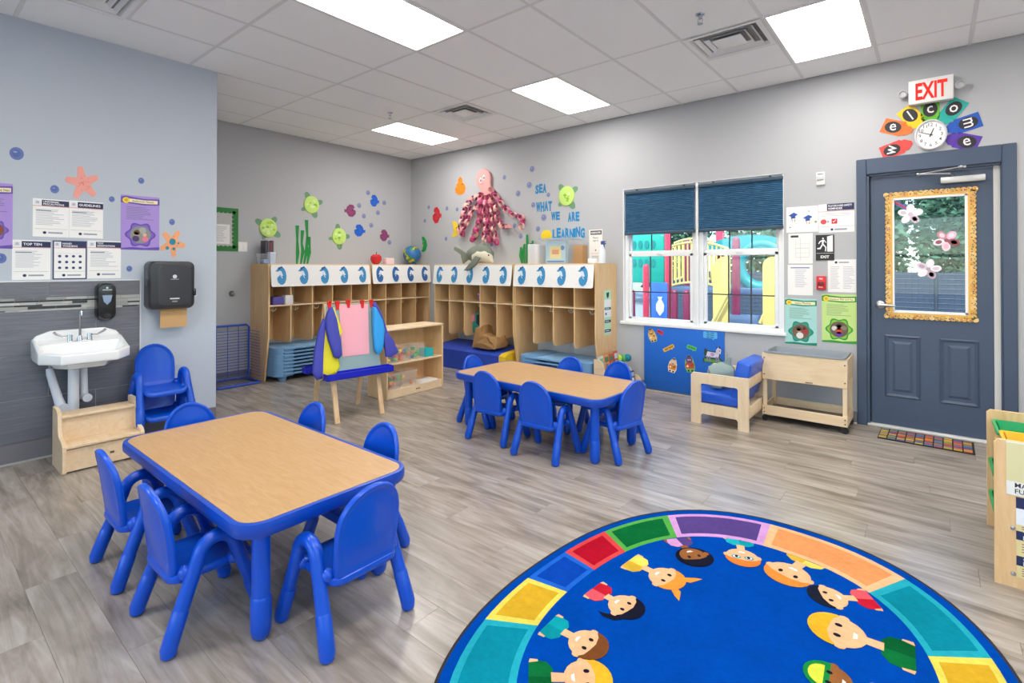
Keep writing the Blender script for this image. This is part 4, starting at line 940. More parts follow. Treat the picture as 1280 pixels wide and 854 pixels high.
o = [BK(p) for p in ((1.7488, 0.7548), (1.8259, 0.7816), (1.8566, 0.6939), (1.8414, 0.5364), (1.7334, 0.4717), (1.6470, 0.5215), (1.6549, 0.6357))]
MB().puff(o, .06, None, lambda a, b, c: (a, -c, b)).build('pack_body', col('#2f9a8c', .7), bk_)
o2 = [BK(p) for p in ((1.6863, 0.7059), (1.7643, 0.7557), (1.7798, 0.6553), (1.6864, 0.6038))]
MB().puff(o2, .035, None, lambda a, b, c: (a, -c - .045, b)).build('front_pocket', col('#e08a9c', .7), bk_)
o3 = [BK(p) for p in ((1.8106, 0.7471), (1.8641, 0.7390), (1.8566, 0.5822), (1.8030, 0.6232))]
MB().puff(o3, .03, None, lambda a, b, c: (a, -c - .045, b)).build('side_panel', col('#24303a', .7), bk_)
h0 = BK((1.8105, 0.8480)); h1 = BK((1.7798, 0.7453)); h2 = BK((1.8489, 0.7493))
MB().tube([(h1[0], 0, h1[1]), (h0[0] - .02, .03, (h0[1] + h1[1]) / 2), (h0[0], .06, h0[1]), (h0[0] + .02, .03, (h0[1] + h2[1]) / 2), (h2[0], 0, h2[1])], .008, n=6).build('strap', col('#3a3f48', .7), bk_)

# ------------------------------------------------------------------ wire cart
wc = thing('wire_cart', 'blue wire ball cart between the sink wall and the cubby', 'cart', (.26, -2.90, 0))
x0, x1, y0, y1, zt = -.17, .12, -.27, .235, .69
MB().tube([(x0, y0, .04), (x0, y0, zt - .03), (x0, y0 + .03, zt), (x0, y1 - .03, zt), (x0, y1, zt - .03), (x0, y1, .04), (x0, y0, .04)], .014, n=8).build('back_frame', WIRE, wc)
MB().tube([(x0, y0, .0145), (x1 + .02, y0, .0145), (x1 + .05, y0 + .03, .0145), (x1 + .05, y1 - .03, .0145), (x1 + .02, y1, .0145), (x0, y1, .0145)], .014, n=8).build('base_frame', WIRE, wc)
nw = 16
for i in range(nw):
    z = .09 + (zt - .16) * i / (nw - 1)
    MB().tube([(x1 + .03, y0, z - .004), (x0, y0, z), (x0, y1, z), (x1 + .03 * (1 - i / nw), y1, z - .004)], .0038, n=5).build('wire', WIRE, wc)
for i in range(1, 4): MB().tube([(x0 + .006, y0 + (y1 - y0) * i / 4, .06), (x0 + .006, y0 + (y1 - y0) * i / 4, zt)], .0038, n=5).build('wire', WIRE, wc)
for i in range(8): MB().tube([(x0, y0 + (y1 - y0) * (i + .5) / 8, .028), (x1 + .045, y0 + (y1 - y0) * (i + .5) / 8, .028)], .0038, n=5).build('wire', WIRE, wc)

# ------------------------------------------------------------------ toy shelf
sh = thing('toy_shelf', 'birch two tier toy shelf standing behind the easel', 'shelf', (2.12, -1.80, 0), D_(1.2))
a, b, z = .165, .412, .747
for s in (-1, 1): MB().box(-a, a, min(s * b, s * (b - .02)), max(s * b, s * (b - .02)), 0, z - .02, r=.003, seg=1).build('side_panel', BIRCH, sh)
MB().box(-a - .004, a + .004, -b - .004, b + .004, z - .02, z, r=.004).build('shelf_top', BIRCHP, sh)
MB().box(-a, -a + .012, -b + .02, b - .02, .02, z - .02).build('back_panel', BIRCH, sh)
for zz in (.375, .092): MB().box(-a + .012, a - .004, -b + .02, b - .02, zz - .018, zz, r=.002, seg=1).build('shelf_board', BIRCHP, sh)
MB().box(a - .022, a - .006, -b + .02, b - .02, .004, .074).build('plinth', BIRCHP, sh)
MB().tube([(a - .004, .0, .045), (a - .002, .0, .052), (a - .002, .05, .052), (a - .004, .05, .045)], .004, n=5).build('brand_mark', BLACKM, sh)
WHERE = {1: 'middle shelf bin nearest the easel', 2: 'second bin of the middle shelf', 3: 'middle shelf bin beside the teal box', 4: 'bottom shelf bin nearest the easel', 5: 'nearly empty bottom shelf bin'}
def toybin(x, y, z, a_, b_, h, label, toys, seed):
    t = open_bin('clear_bin', label, 'bin', x, y, z, a_, b_, h, PLASTIC, group='clear toy bins on the toy shelf'); rd = random.Random(seed)
    for i in range(toys):
        c_ = rd.choice(['#e8c32c', '#3aa04c', '#e2574c', '#3f7fc8', '#f0e05a', '#58b84a', '#e88a3c'])
        px, py, pz = rd.uniform(-a_ * .3, a_ * .3), rd.uniform(-b_ * .34, b_ * .34), z + .022 + rd.random() * h * .6
        m = MB()
        if i % 2: m.ball((x + px, y + py, pz), .022, n=8)
        else: m.box(x + px - .02, x + px + .02, y + py - .02, y + py + .02, pz - .018, pz + .018, r=.006)
        one(m, 'toy_block', 'small bright toy inside the ' + WHERE[seed], 'toy', col(c_, .4), 'toys in the ' + WHERE[seed])
toybin(2.19, -2.09, .376, .16, .15, .12, 'clear bin of yellow and green toys at the easel end of the middle shelf', 14, 1)
toybin(2.18, -1.925, .376, .18, .17, .155, 'clear bin of green toys in the middle shelf row', 10, 2)
toybin(2.18, -1.735, .376, .18, .18, .165, 'clear bin of mixed toys beside the teal box on the middle shelf', 7, 3)
toybin(2.20, -2.08, .093, .17, .18, .17, 'clear bin of bright balls on the bottom shelf', 16, 4)
toybin(2.18, -1.87, .093, .18, .22, .17, 'nearly empty clear bin on the bottom shelf', 2, 5)
one(bx(2.19, -1.575, .376, .12, .12, .095), 'teal_box', 'teal cardboard box on the middle shelf of the toy shelf', 'box', col('#1fb0b4', .5))
for i in range(3): one(MB().box(2.12, 2.27, -1.72 + .02 * i, -1.47, .0925 + i * .006, .098 + i * .006), 'paper_sheet', 'white paper stack on the bottom shelf, %s sheet' % ['lowest', 'middle', 'top'][i], 'paper', PAPER, 'paper on the toy shelf')

# ------------------------------------------------------------------ easel
ea = thing('art_easel', 'wooden art easel with a grey board and blue tray', 'easel', (2.387, -2.73, 0), D_(83.8))
RH = 1.06
for s in (-1, 1):
    for f in (-1, 1):
        xx = s * .225
        MB().box(-.022, .022, -.011, .011, 0, math.hypot(RH, .24), r=.002, seg=1, M=Matrix.Translation((xx, f * .245, 0)) @ Matrix.Rotation(f * math.atan2(.24, RH), 4, 'X')).build('leg', PINE, ea)
BRDM = col('#8fa6a4', .55)
def ebf(off): return lambda a, b, c: (a, -.24 * (1 - b / RH) - off - c, b)
for f in (1, -1):
    MB().prism([(-.262, .40), (.262, .40), (.235, 1.055), (-.235, 1.055)], .016, .024, None, (lambda a, b, c: (a, -.24 * (1 - b / RH) - c, b)) if f == 1 else (lambda a, b, c: (-a, .24 * (1 - b / RH) + c, b))).build('drawing_board', BRDM, ea)
    tr = MB(); y0 = -.17 * f
    ya, yb_ = (-.275, -.165) if f == 1 else (.165, .275)
    tr.box(-.335, .335, ya, yb_, .395, .405, r=.003, seg=1)
    for q in ((-.335, .335, ya, ya + .008), (-.335, .335, yb_ - .008, yb_), (-.335, -.327, ya, yb_), (.327, .335, ya, yb_)): tr.box(q[0], q[1], q[2], q[3], .395, .455, r=.003, seg=1)
    tr.build('paint_tray', col('#1b24b4', .35), ea)
MB().box(-.235, .235, -.014, .014, RH - .03, RH, r=.003).build('ridge_bar', PINE, ea)
one(MB().prism([(-0.1114, 1.0518), (0.1909, 1.0444), (0.1463, 0.5732), (-0.1230, 0.5751)], .028, .030, None, lambda a, b, c: (a, -.24 * (1 - b / RH) - c, b)).xf(Matrix.Translation((2.387, -2.73, 0)) @ Matrix.Rotation(D_(83.8), 4, 'Z')), 'pink_paper', 'large sheet of pink paper clipped to the easel', 'paper', col('#eda7b1', .7), smooth=False)
EM = Matrix.Translation((2.387, -2.73, 0)) @ Matrix.Rotation(D_(83.8), 4, 'Z')
CL = [(-0.2051, 1.0565), (-0.1272, 1.0526), (-0.0175, 1.0623), (0.1273, 1.0514), (0.2264, 1.0505)]
CLN = ['first from the yellow smock', 'second from the yellow smock', 'middle one of five', 'fourth from the yellow smock', 'last one, by the blue smock']
for (a, b), n_ in zip(CL, CLN):
    t = thing('clip', 'red plastic clip on the top edge of the easel, %s' % n_, 'clip', EM @ Vector((a, -.24 * (1 - b / RH) - .02, b)), D_(83.8), 'red clips on the easel')
    MB().prism([(-.012, -.045), (.012, -.045), (.016, .0), (.02, .03), (.008, .035), (-.008, .035), (-.02, .03), (-.016, .0)], .0, .022, None, lambda a, b, c: (a, -c, b)).build('clip_jaw', col('#e0251f', .35), t)
    MB().tube([(0, .02, .01), (0, -.012, .012), (0, -.03, .03)], .006, n=6).build('clip_handle', col('#e0251f', .35), t)
def smock(pieces, label):
    t = thing('paint_smock', label, 'smock', (2.387, -2.73, 0), D_(83.8))
    for name, pts, d, off, mat in pieces:
        MB().puff(pts, d, None, lambda a, b, c, off=off: (a, -.24 * (1 - b / RH) - off - c, b), rings=((1, 0), (.96, .6), (.85, .9), (.55, 1.0), (.2, .9))).build(name, mat, t, sharp=.9)
CB, CY, CC = col('#3b3fa0', .6, bump=.4, bscale=20), col('#e6d820', .6, bump=.4, bscale=20), col('#1d97dc', .55, bump=.4, bscale=20)
smock([('yellow_body', [(-0.2722, 0.9217), (-0.2391, 0.9485), (-0.1630, 0.4939), (-0.1993, 0.4420), (-0.3680, 0.3967), (-0.3785, 0.4394)], .02, .035, CY),
       ('back_sleeve', [(-0.2858, 0.9371), (-0.2647, 0.9212), (-0.3149, 0.6400), (-0.3445, 0.4138), (-0.3960, 0.4077), (-0.4292, 0.4740), (-0.3948, 0.6490), (-0.3420, 0.8196)], .025, .05, CB),
       ('yellow_panel', [(-0.2011, 1.0195), (-0.1686, 1.0325), (-0.1098, 0.8069), (-0.1441, 0.7441), (-0.1957, 0.7707)], .012, .045, CY),
       ('front_sleeve', [(-0.2310, 1.0285), (-0.1989, 1.0415), (-0.1715, 0.9293), (-0.1534, 0.7305), (-0.1562, 0.5934), (-0.1860, 0.5682), (-0.2299, 0.5877), (-0.2674, 0.7415), (-0.2793, 0.8501), (-0.2731, 0.9508)], .03, .075, CB)],
      'blue and yellow paint smock hanging from the easel clip on the sink side')
smock([('purple_back', [(0.2308, 1.0503), (0.2678, 1.0643), (0.3167, 0.9590), (0.3568, 0.7829), (0.3962, 0.6695), (0.4538, 0.5537), (0.3677, 0.5246), (0.3187, 0.5611), (0.2957, 0.7258)], .022, .035, CB),
       ('hem_panel', [(0.3054, 0.7326), (0.3548, 0.7673), (0.4073, 0.6841), (0.4538, 0.5537), (0.3667, 0.5170), (0.3050, 0.5243)], .018, .05, CB),
       ('light_blue_sleeve', [(0.2096, 1.0200), (0.2434, 1.0104), (0.2989, 0.8893), (0.3080, 0.7869), (0.2771, 0.6503), (0.2501, 0.5765), (0.2054, 0.5664), (0.1813, 0.6145), (0.1880, 0.7739)], .03, .075, CC)],
      'light blue and purple paint smock hanging from the easel clip on the shelf side')

# ------------------------------------------------------------------ armchair and shark
BIR2 = grain('pale_birch_v', [(.25, '#e2c59c'), (.5, '#e9d0aa'), (.78, '#f0dabb')], (9, 9, 1.2), 2.5, .45, .03, .02)
ac = thing('child_armchair', 'small birch armchair with blue vinyl cushions by the window', 'armchair', (5.286, -.62, 0))
def hole_panel(y0, y1):
    m = MB(); o = [(-.246, 0), (-.158, 0), (-.158, .07)] ; X0, X1, Z1 = -.246, .246, .455
    # frame of four members with rounded inner corners
    m.prism([(X0, 0), (X0 + .087, 0), (X0 + .087, .075), (X0 + .10, .092), (X1 - .10, .092), (X1 - .087, .075), (X1 - .087, 0), (X1, 0), (X1, .185), (X0, .185)], y0, y1, None, lambda a, b, c: (a, c, b))
    m.prism([(X0, .185), (X0 + .087, .185), (X0 + .087, .35), (X0, .35)], y0, y1, None, lambda a, b, c: (a, c, b))
    m.prism([(X1 - .087, .185), (X1, .185), (X1, .35), (X1 - .087, .35)], y0, y1, None, lambda a, b, c: (a, c, b))
    m.prism([(X0, .35)] + [(X0 + .087, .35), (X0 + .10, .362), (X1 - .10, .362), (X1 - .087, .35), (X1, .35)] + [(X1, Z1 - .02), (X1 - .02, Z1), (X0 + .02, Z1), (X0, Z1 - .02)], y0, y1, None, lambda a, b, c: (a, c, b))
    return m
hole_panel(-.285, -.262).build('arm_panel', BIR2, ac); hole_panel(.262, .285).build('arm_panel', BIR2, ac)
MB().box(.215, .238, -.262, .262, .10, .20, r=.003).build('back_rail', BIR2, ac); MB().box(.215, .238, -.262, .262, .36, .455, r=.003).build('back_rail', BIR2, ac)
MB().box(-.22, .215, -.262, .262, .165, .183).build('seat_board', BIR2, ac)
MB().box(-.255, .16, -.255, .255, .185, .285, r=.02, seg=3).build('seat_cushion', VINYL, ac)
MB().box(-.06, .06, -.255, .255, 0, .345, r=.02, seg=3, M=Matrix.Translation((.135, 0, .245)) @ Matrix.Rotation(.20, 4, 'Y')).build('back_cushion', VINYL, ac)
SHK, SHB = col('#8fa09c', .95, bump=.5, bscale=300), col('#a5adc0', .95, bump=.4, bscale=300)
sk = thing('plush_shark', 'grey plush shark lying on the blue armchair cushion', 'toy', (5.22, -.60, .287))
MB().tube([(-.13, -.05, .075), (-.09, -.04, .105), (0, 0, .12), (.07, .03, .115), (.12, .08, .09)], [.03, .085, .115, .10, .05], n=14, dome=True).build('body', SHK, sk)
MB().tube([(-.12, -.06, .05), (-.06, -.06, .06), (.03, -.03, .065), (.08, .0, .06)], [.03, .055, .062, .045], n=12, dome=True).build('belly', SHB, sk)
MB().puff([(-.02, .2), (.03, .27), (.055, .29), (.075, .285), (.07, .2)], .014, None, lambda a, b, c: (a + .01, -c, b)).build('dorsal_fin', SHK, sk)
MB().puff([(-.07, .0), (.0, .0), (.05, -.06), (-.02, -.05)], .012, None, lambda a, b, c: (a, b - .11, .03 + c)).build('side_fin', SHK, sk)

# ------------------------------------------------------------------ sand table
sd = thing('sand_table', 'birch sand and water table with a grey tub on casters', 'table', (5.86, -.245, 0))
X, Y = .33, .205
for sy in (-1, 1): MB().box(-X, X, min(sy * Y, sy * (Y - .018)), max(sy * Y, sy * (Y - .018)), .385, .625, r=.003, seg=1).build('side_board', BIRCHP, sd)
for sx in (-1, 1): MB().box(min(sx * X, sx * (X - .018)), max(sx * X, sx * (X - .018)), -Y + .018, Y - .018, .43, .625, r=.003, seg=1).build('end_board', BIRCHP, sd)
for sx in (-1, 1):
    for sy in (-1, 1):
        MB().box(sx * (X - .02) - .017, sx * (X - .02) + .017, sy * (Y - .033) - .014, sy * (Y - .033) + .014, .06, .62, r=.002, seg=1).build('leg', BIR2, sd)
        c = MB().box(-.012, .012, -.014, .014, .04, .062).tube([(0, -.012, .026), (0, .012, .026)], .026, n=14); c.xf(Matrix.Translation((sx * (X - .02), sy * (Y - .03), 0))); c.build('caster', RUBBER, sd)
for sy in (-1, 1): MB().box(-X, X, min(sy * Y, sy * (Y - .018)), max(sy * Y, sy * (Y - .018)), .062, .147, r=.003, seg=1).build('bottom_rail', BIRCHP, sd)
for sx in (-1, 1): MB().box(min(sx * X, sx * (X - .018)), max(sx * X, sx * (X - .018)), -Y + .018, Y - .018, .062, .147, r=.003, seg=1).build('bottom_rail', BIRCHP, sd)
MB().box(-X + .018, X - .018, -Y + .018, Y - .018, .062, .078).build('bottom_board', col('#6e655c', .6), sd)
m = MB(); R = []
for s, z in ((-.002, .628), (.0, .642), (.022, .642), (.028, .63), (.045, .45)): R.append([(a, b, z) for a, b in rrect(-X + .012 + s, -Y - .004 + s, X - .012 - s, Y + .004 - s, .03, 3)])
n = len(R[0]); m.add(sum(R, []), [(k * n + i, k * n + (i + 1) % n, (k + 1) * n + (i + 1) % n, (k + 1) * n + i) for k in range(4) for i in range(n)] + [tuple(range(4 * n, 5 * n))]); m.build('grey_tub', col('#8b9299', .45), sd)
for sx in (-1, 1):
    for z in (.43, .58, .085, .12):
        m = MB().lathe([(0, 0), (.006, 0), (.005, .004), (0, .005)], n=8, fr=lambda x, y, zz: (sx * (X - .018) + x, -Y - zz, z + y)); m.build('screw', BLACKM, sd)
MB().box(.02, .075, -Y - .0015, -Y, .395, .402).build('brand_mark', col('#3a2a20', .6), sd)

# ------------------------------------------------------------------ blue felt board with story magnets
fbm = one(MB().box(4.174, 5.063, -.022, -.002, .024, .757, r=.003), 'felt_board', 'large blue felt board leaning under the window', 'board', col('#1467c8', .7))
FBD = frame((0, -.0225, 0), (1, 0, 0), (0, 0, 1))
def bubble(c0, c1, h, txts, label, rot=0, tc='#14181c'):
    p = Print(FBD, c0[0], c0[1], c1[0], c1[1], h, .002, 0, rot, outline=[(.04, 0), (.62, 0), (.72, -.28), (.78, 0), (.96, 0), (1, .12), (1, .88), (.96, 1), (.04, 1), (0, .88), (0, .12)])
    for i, tx in enumerate(txts): p.text(tx, .5, 1 - (i + .5) / len(txts), .52 / len(txts) if len(txts) > 1 else .42, tc, 2, 'c', .84, .03)
    return one(p, 'speech_bubble', label, 'cutout', group='speech bubble cutouts on the felt board', smooth=False)
bubble((4.3335, 0.6954), (4.4090, 0.6563), '#d63a50', ['MOO'], 'red speech bubble highest on the blue felt board', D_(-25))
bubble((4.3993, 0.5249), (4.5378, 0.4851), '#e8b02c', ['TRIP TRAP'], 'yellow speech bubble tilted upward on the blue felt board', D_(30))
bubble((4.6724, 0.5556), (4.7770, 0.5139), '#5cc858', ['CRUNCH'], 'green speech bubble on the blue felt board', D_(-14))
bubble((4.8502, 0.7226), (4.9958, 0.6541), '#58b4ea', ['TRIP TRAP', 'TRIP TRAP', 'TRIP TRAP'], 'light blue three line speech bubble at the board corner by the door')
def figure(cu, cv, s, cols, label, kind):
    k_ = 1 if kind == 'goat' else .66; p = Print(FBD, cu - s * k_, cv - s, cu + s * k_, cv + s, None, 0, rot=0 if kind == 'goat' else {.082: .35, .085: -.2}.get(s, .12))
    if kind == 'goat':
        base = [(.05, .12), (.95, .12), (.98, .3), (.85, .42), (.95, .75), (.85, .98), (.7, .9), (.66, .72), (.3, .72), (.12, .85), (.08, .55), (.15, .4), (.02, .3)]
        p.prism(base, 0, .002, col('#2e4a34', .7), p.g); p.t = .002
        p.rect(.1, .14, .9, .3, '#5a9a44').poly([(.18, .4), (.8, .4), (.84, .64), (.25, .68)], cols[0], 2).poly([(.66, .6), (.9, .6), (.93, .82), (.78, .93), (.68, .8)], cols[0], 2)
        for x in (.22, .34, .66, .76): p.rect(x, .2, x + .07, .45, cols[1], 3)
        p.poly([(.8, .88), (.9, .88), (.86, 1.0)], '#3a2e38', 3).poly([(.7, .88), (.76, .88), (.68, .99)], '#3a2e38', 3).disc(.85, .76, .03, '#20202a', 4).disc(.5, .55, .1, cols[2], 4)
    else:
        base = [(.2, 0), (.8, 0), (.95, .25), (.9, .6), (.75, .85), (.55, 1), (.35, .92), (.12, .65), (.05, .3)]
        p.prism(base, 0, .002, col(cols[2], .7), p.g); p.t = .002
        p.poly([(.15, .2), (.85, .2), (.9, .5), (.7, .62), (.3, .62), (.1, .45)], cols[0], 1).disc(.3, .34, .1, '#f0e2c8', 2).disc(.68, .4, .09, '#8a4a2a', 2).disc(.5, .7, .3, cols[1], 2).poly([(.3, .86), (.7, .86), (.62, .97), (.42, .95)], '#4a3a44', 3).disc(.42, .7, .05, '#fff6e8', 3).disc(.58, .7, .05, '#fff6e8', 3).disc(.42, .7, .022, '#20202a', 4).disc(.58, .7, .022, '#20202a', 4).rect(.4, .55, .6, .6, '#7a2a2a', 3).rect(.25, .03, .42, .14, '#3a2a28', 3).rect(.58, .03, .75, .14, '#3a2a28', 3)
    one(p, 'story_cutout', label, 'cutout', group='story character cutouts on the felt board', smooth=False)
c = (4.2711, 0.6358); figure(c[0], c[1], .082, ['#e2b46a', '#c08a3c', '#d9c07a'], 'tan animal cutout beside the red bubble on the felt board', 'x')
c = (4.5146, 0.3227); figure(c[0], c[1], .085, ['#e0862e', '#d9c4a0', '#f0e4cc'], 'orange and cream animal cutout under the yellow bubble', 'x')
c = (4.7027, 0.3627); figure(c[0], c[1], .095, ['#c0502e', '#6a4a78', '#7ac05a'], 'red and purple bearded figure cutout under the green bubble', 'x')
c = (4.9459, 0.4762); figure(c[0], c[1], .105, ['#d9d2e6', '#8a7aa0', '#b49ac4'], 'white and lilac goat cutout on the felt board near the armchair', 'goat')

# ------------------------------------------------------------------ book rack
br = thing('book_rack', 'low birch book rack between the end cubby and the felt board', 'rack', (3.835, -.33, 0))
for s in (-1, 1): MB().prism([(0, 0), (.335, 0), (.335, .13), (.30, .17), (.24, .18), (.20, .25), (.14, .26), (.10, .36), (.05, .385), (0, .385)], s * .235 - .009, s * .235 + .009, None, lambda a, b, c: (a, c, b)).build('side_panel', BIRCHP, br)
for i in range(3): MB().box(.03 + i * .1, .04 + i * .1, -.226, .226, .05, .30 - i * .09).build('rack_back', BIRCHP, br); MB().box(.115 + i * .1, .125 + i * .1, -.226, .226, .03, .20 - i * .06).build('rack_rail', BIRCHP, br)
MB().box(0, .325, -.226, .226, .012, .03).build('rack_floor', BIRCHP, br)
rd = random.Random(3); BC = ['#d9dde2', '#b4c8d8', '#d05a4a', '#5a7a5a', '#c8b48a', '#e4e0d8', '#3a4a6a', '#9ab87a', '#e8a05a', '#cfd6de', '#74879a', '#e6e2da']
for row in range(3):
    for i in range(4):
        cy_ = -.17 + i * .113 + rd.uniform(-.006, .006); w_, h_ = rd.uniform(.09, .106), .20 + rd.uniform(-.02, .03) + (.05 if row == 0 else 0); z_ = (.165, .10, .035)[row]
        bkx = thing('picture_book', 'picture book, %s from the table side in the %s row of the low rack' % (['first', 'second', 'third', 'last'][i], ['back', 'middle', 'front'][row]), 'book', (3.835 + .082 + row * .1, -.33 + cy_, z_), 0, 'picture books in the low rack')
        Mx = Matrix.Rotation(-.16, 4, 'Y'); c1, c2, c3, c4 = rd.sample(BC, 4)
        MB().box(-.006, .006, -w_ / 2, w_ / 2, 0, h_, M=Mx).build('cover', col(c1, .4), bkx)
        m = MB(); m.box(.006, .0072, -w_ * .4, w_ * .4, h_ * .68, h_ * .9, col(c2, .4), M=Mx).box(.006, .0075, -w_ * .3, w_ * .25, h_ * .2, h_ * .6, col(c3, .4), M=Mx).box(.006, .0079, -w_ * .05, w_ * .35, h_ * .1, h_ * .4, col(c4, .4), M=Mx); m.build('cover_art', None, bkx, smooth=False)
gt = thing('soft_toy', 'green and teal plush toy sitting behind the books in the rack', 'toy', (4.06, -.20, .27))
MB().ball((-.06, 0, .09), .045, sc=(.9, .8, 1)).build('body', col('#4f9a4a', .9), gt); MB().ball((-.02, .03, .10), .045).build('head', col('#1e7a8a', .9), gt); MB().ball((-.07, -.06, .10), .025, sc=(1, .7, 1.6)).build('wing', col('#b8d84a', .9), gt)

# ------------------------------------------------------------------ bin organisers at the edge
og = thing('bin_organizer', 'birch bin organiser with green and yellow bins near the door mat', 'organizer', (7.2, -2.06, 0))
def op(y0, y1, x0, h): return MB().prism([(x0, 0), (.45, 0), (.45, h), (x0 + .015, h), (x0, h - .015)], y0, y1, None, lambda a, b, c: (a, c, b))
op(-.345, -.325, -.247, .64).build('end_panel', BIRCH, og); op(.325, .345, -.231, .63).build('end_panel', BIRCH, og)
for i in range(3): MB().box(-.20, .44, -.325, .325, .10 + i * .17 + (.04 if i == 2 else 0), .112 + i * .17 + (.04 if i == 2 else 0)).build('rack_shelf', BIRCH, og)
def bin3(x, y, z, h, label):
    t = thing('storage_bin', label, 'bin', (x, y, z), 0, 'coloured bins in the organiser'); m = MB(); R = []
    for a_, b_, zz in ((.10, .12, 0), (.125, .145, .09), (.138, .158, .09), (.138, .158, .078)): R.append([(p, q, zz) for p, q in rrect(-a_, -b_, a_, b_, .02, 3)])
    for a_, b_, zz in ((.12, .14, .088), (.098, .118, .008)): R.insert(0, [(p, q, zz) for p, q in rrect(-a_, -b_, a_, b_, .02, 3)])
    R = [R[0], R[1]] + R[2:]
    n = len(R[0]); o = [R[3 + 1], R[3]] if False else None
    order = [R[0], R[1], R[4], R[5]]
    m.add(R[0] + R[1], [(i, (i + 1) % n, n + (i + 1) % n, n + i) for i in range(n)] + [tuple(range(n))])
    m.add(R[2] + R[3] + R[4] + R[5], [(k * n + i, k * n + (i + 1) % n, (k + 1) * n + (i + 1) % n, (k + 1) * n + i) for k in range(3) for i in range(n)] + [tuple(range(n - 1, -1, -1))])
    m.build('bin_shell', col(h, .35), t)
GRN, YLW = '#10a05a', '#f2b81c'
bin3(7.125, -1.905, .495, GRN, 'green bin in the top row beside the end panel by the door'); bin3(7.130, -2.225, .515, YLW, 'yellow bin in the top row beside the poster panel')
for i, (h, y, z) in enumerate(((GRN, -1.905, .285), (YLW, -2.225, .285), (GRN, -1.905, .113), (GRN, -2.225, .113))):
    bin3(7.11, y, z, h, ['green bin in the middle row of the organiser', 'yellow bin in the middle row of the organiser', 'green bin in the bottom row by the door end', 'green bin in the bottom row by the poster end'][i])
FO = frame((0, -2.4055, 0), (1, 0, 0), (0, 0, 1))
pp = Print(FO, 6.992, .405, 7.26, .638, '#f1eee4')
pp.rect(0, .26, 1, .98, '#e2d8a4').text('MATH', .1, .155, .085, '#3a3f48', 2, 'l', .5).text('FUN', .1, .04, .085, '#3a3f48', 2, 'l', .4).poly([(.3, .4), (.7, .45), (.8, .8), (.45, .85)], '#d4c580', 2)
one(pp, 'paper_poster', 'cream poster taped to the organiser end panel', 'poster', smooth=False)
pp = Print(FO, 7.022, .05, 7.24, .40, '#e8d59a')
for z0, z1 in ((.86, 1), (.47, .58), (.15, .27)): pp.rect(0, z0, 1, z1, '#1f2c58')
pp.rect(0, .66, 1, .86, '#eef0f2').text('TE', .1, .535, .05, '#f2f2f0', 2, 'l', .2).text('LE', .1, .48, .05, '#f2f2f0', 2, 'l', .2).text('CO', .1, .215, .05, '#f2f2f0', 2, 'l', .2).text('MO', .1, .16, .05, '#f2f2f0', 2, 'l', .2).lines(.08, .6, .9, .65, 2, '#8a7a4a').lines(.08, .31, .9, .44, 4, '#8a7a4a').lines(.08, .02, .9, .13, 4, '#8a7a4a').poly([(.12, .7), (.2, .7), (.2, .82), (.14, .84)], '#c9a06a', 2)
one(pp, 'label_chart', 'navy and tan label chart low on the organiser end panel', 'poster', smooth=False)
for i, (u, z) in enumerate(((7.012, .26), (7.012, .06))):
    one(MB().lathe([(0, 0), (.009, 0), (.008, .004), (0, .006)], n=10, fr=lambda x, y, zz: (u + x, -2.4055 - zz, z + y)), 'bolt_cap', ['upper', 'lower'][i] + ' steel bolt cap on the organiser end panel', 'bolt', STEEL)

# ------------------------------------------------------------------ sink wall: tiles, sink, dispensers
TY = -4.225
GROUT = col('#b9babd', .8)
ws = bpy.data.objects['wall_sink']
MB().box(XS, XS + .004, -6.6, TY, .13, 1.30).build('grout_bed', GROUT, ws)
gp = .0022
def wtile(y0, y1, z0, z1):
    MB().box(XS + .003, XS + .0105, y0 + gp, y1 - gp, z0 + gp, z1 - gp, r=.0012, seg=1).build('tile', TILE, ws, smooth=False)
for z0, z1, off in ((.145, .45, .285), (.45, .766, .565), (.766, 1.083, .285), (1.183, 1.299, .565)):
    y = TY; first = True
    while y > -6.5:
        L = off if first else .572; first = False
        wtile(y - L, y, z0, z1); y -= L
rd = random.Random(21); MS = [col(h, .2) for h in ('#a9aaa5', '#bfc0ba', '#3a3b40', '#9b9d99', '#cbcbc5', '#6c6d70', '#b4b5b0')]
zr = [1.0845, 1.098, 1.119, 1.131, 1.150, 1.163, 1.182]
for r_ in range(6):
    y = TY - rd.uniform(0, .1)
    if y < TY - .01: MB().box(XS + .003, XS + .0105, y + .001, TY - .001, zr[r_] + .001, zr[r_ + 1] - .001).build('mosaic_tile', rd.choice(MS), ws, smooth=False)
    while y > -5.6:
        L = rd.uniform(.06, .16); thin = (zr[r_ + 1] - zr[r_]) < .016
        mt_ = MS[2] if (thin and rd.random() < .32) else (rd.choice(MS) if rd.random() < .55 else rd.choice((MS[0], MS[1], MS[4], MS[6])))
        MB().box(XS + .003, XS + .0105, y - L + .001, y - .001, zr[r_] + .001, zr[r_ + 1] - .001).build('mosaic_tile', mt_, ws, smooth=False); y -= L
struct(MB().box(XS, XS + .013, SOUTH, TY + .008, 1.299, 1.306).box(XS, XS + .013, TY, TY + .008, .13, 1.30), 'trim_8', col('#e6e7e8', .4))

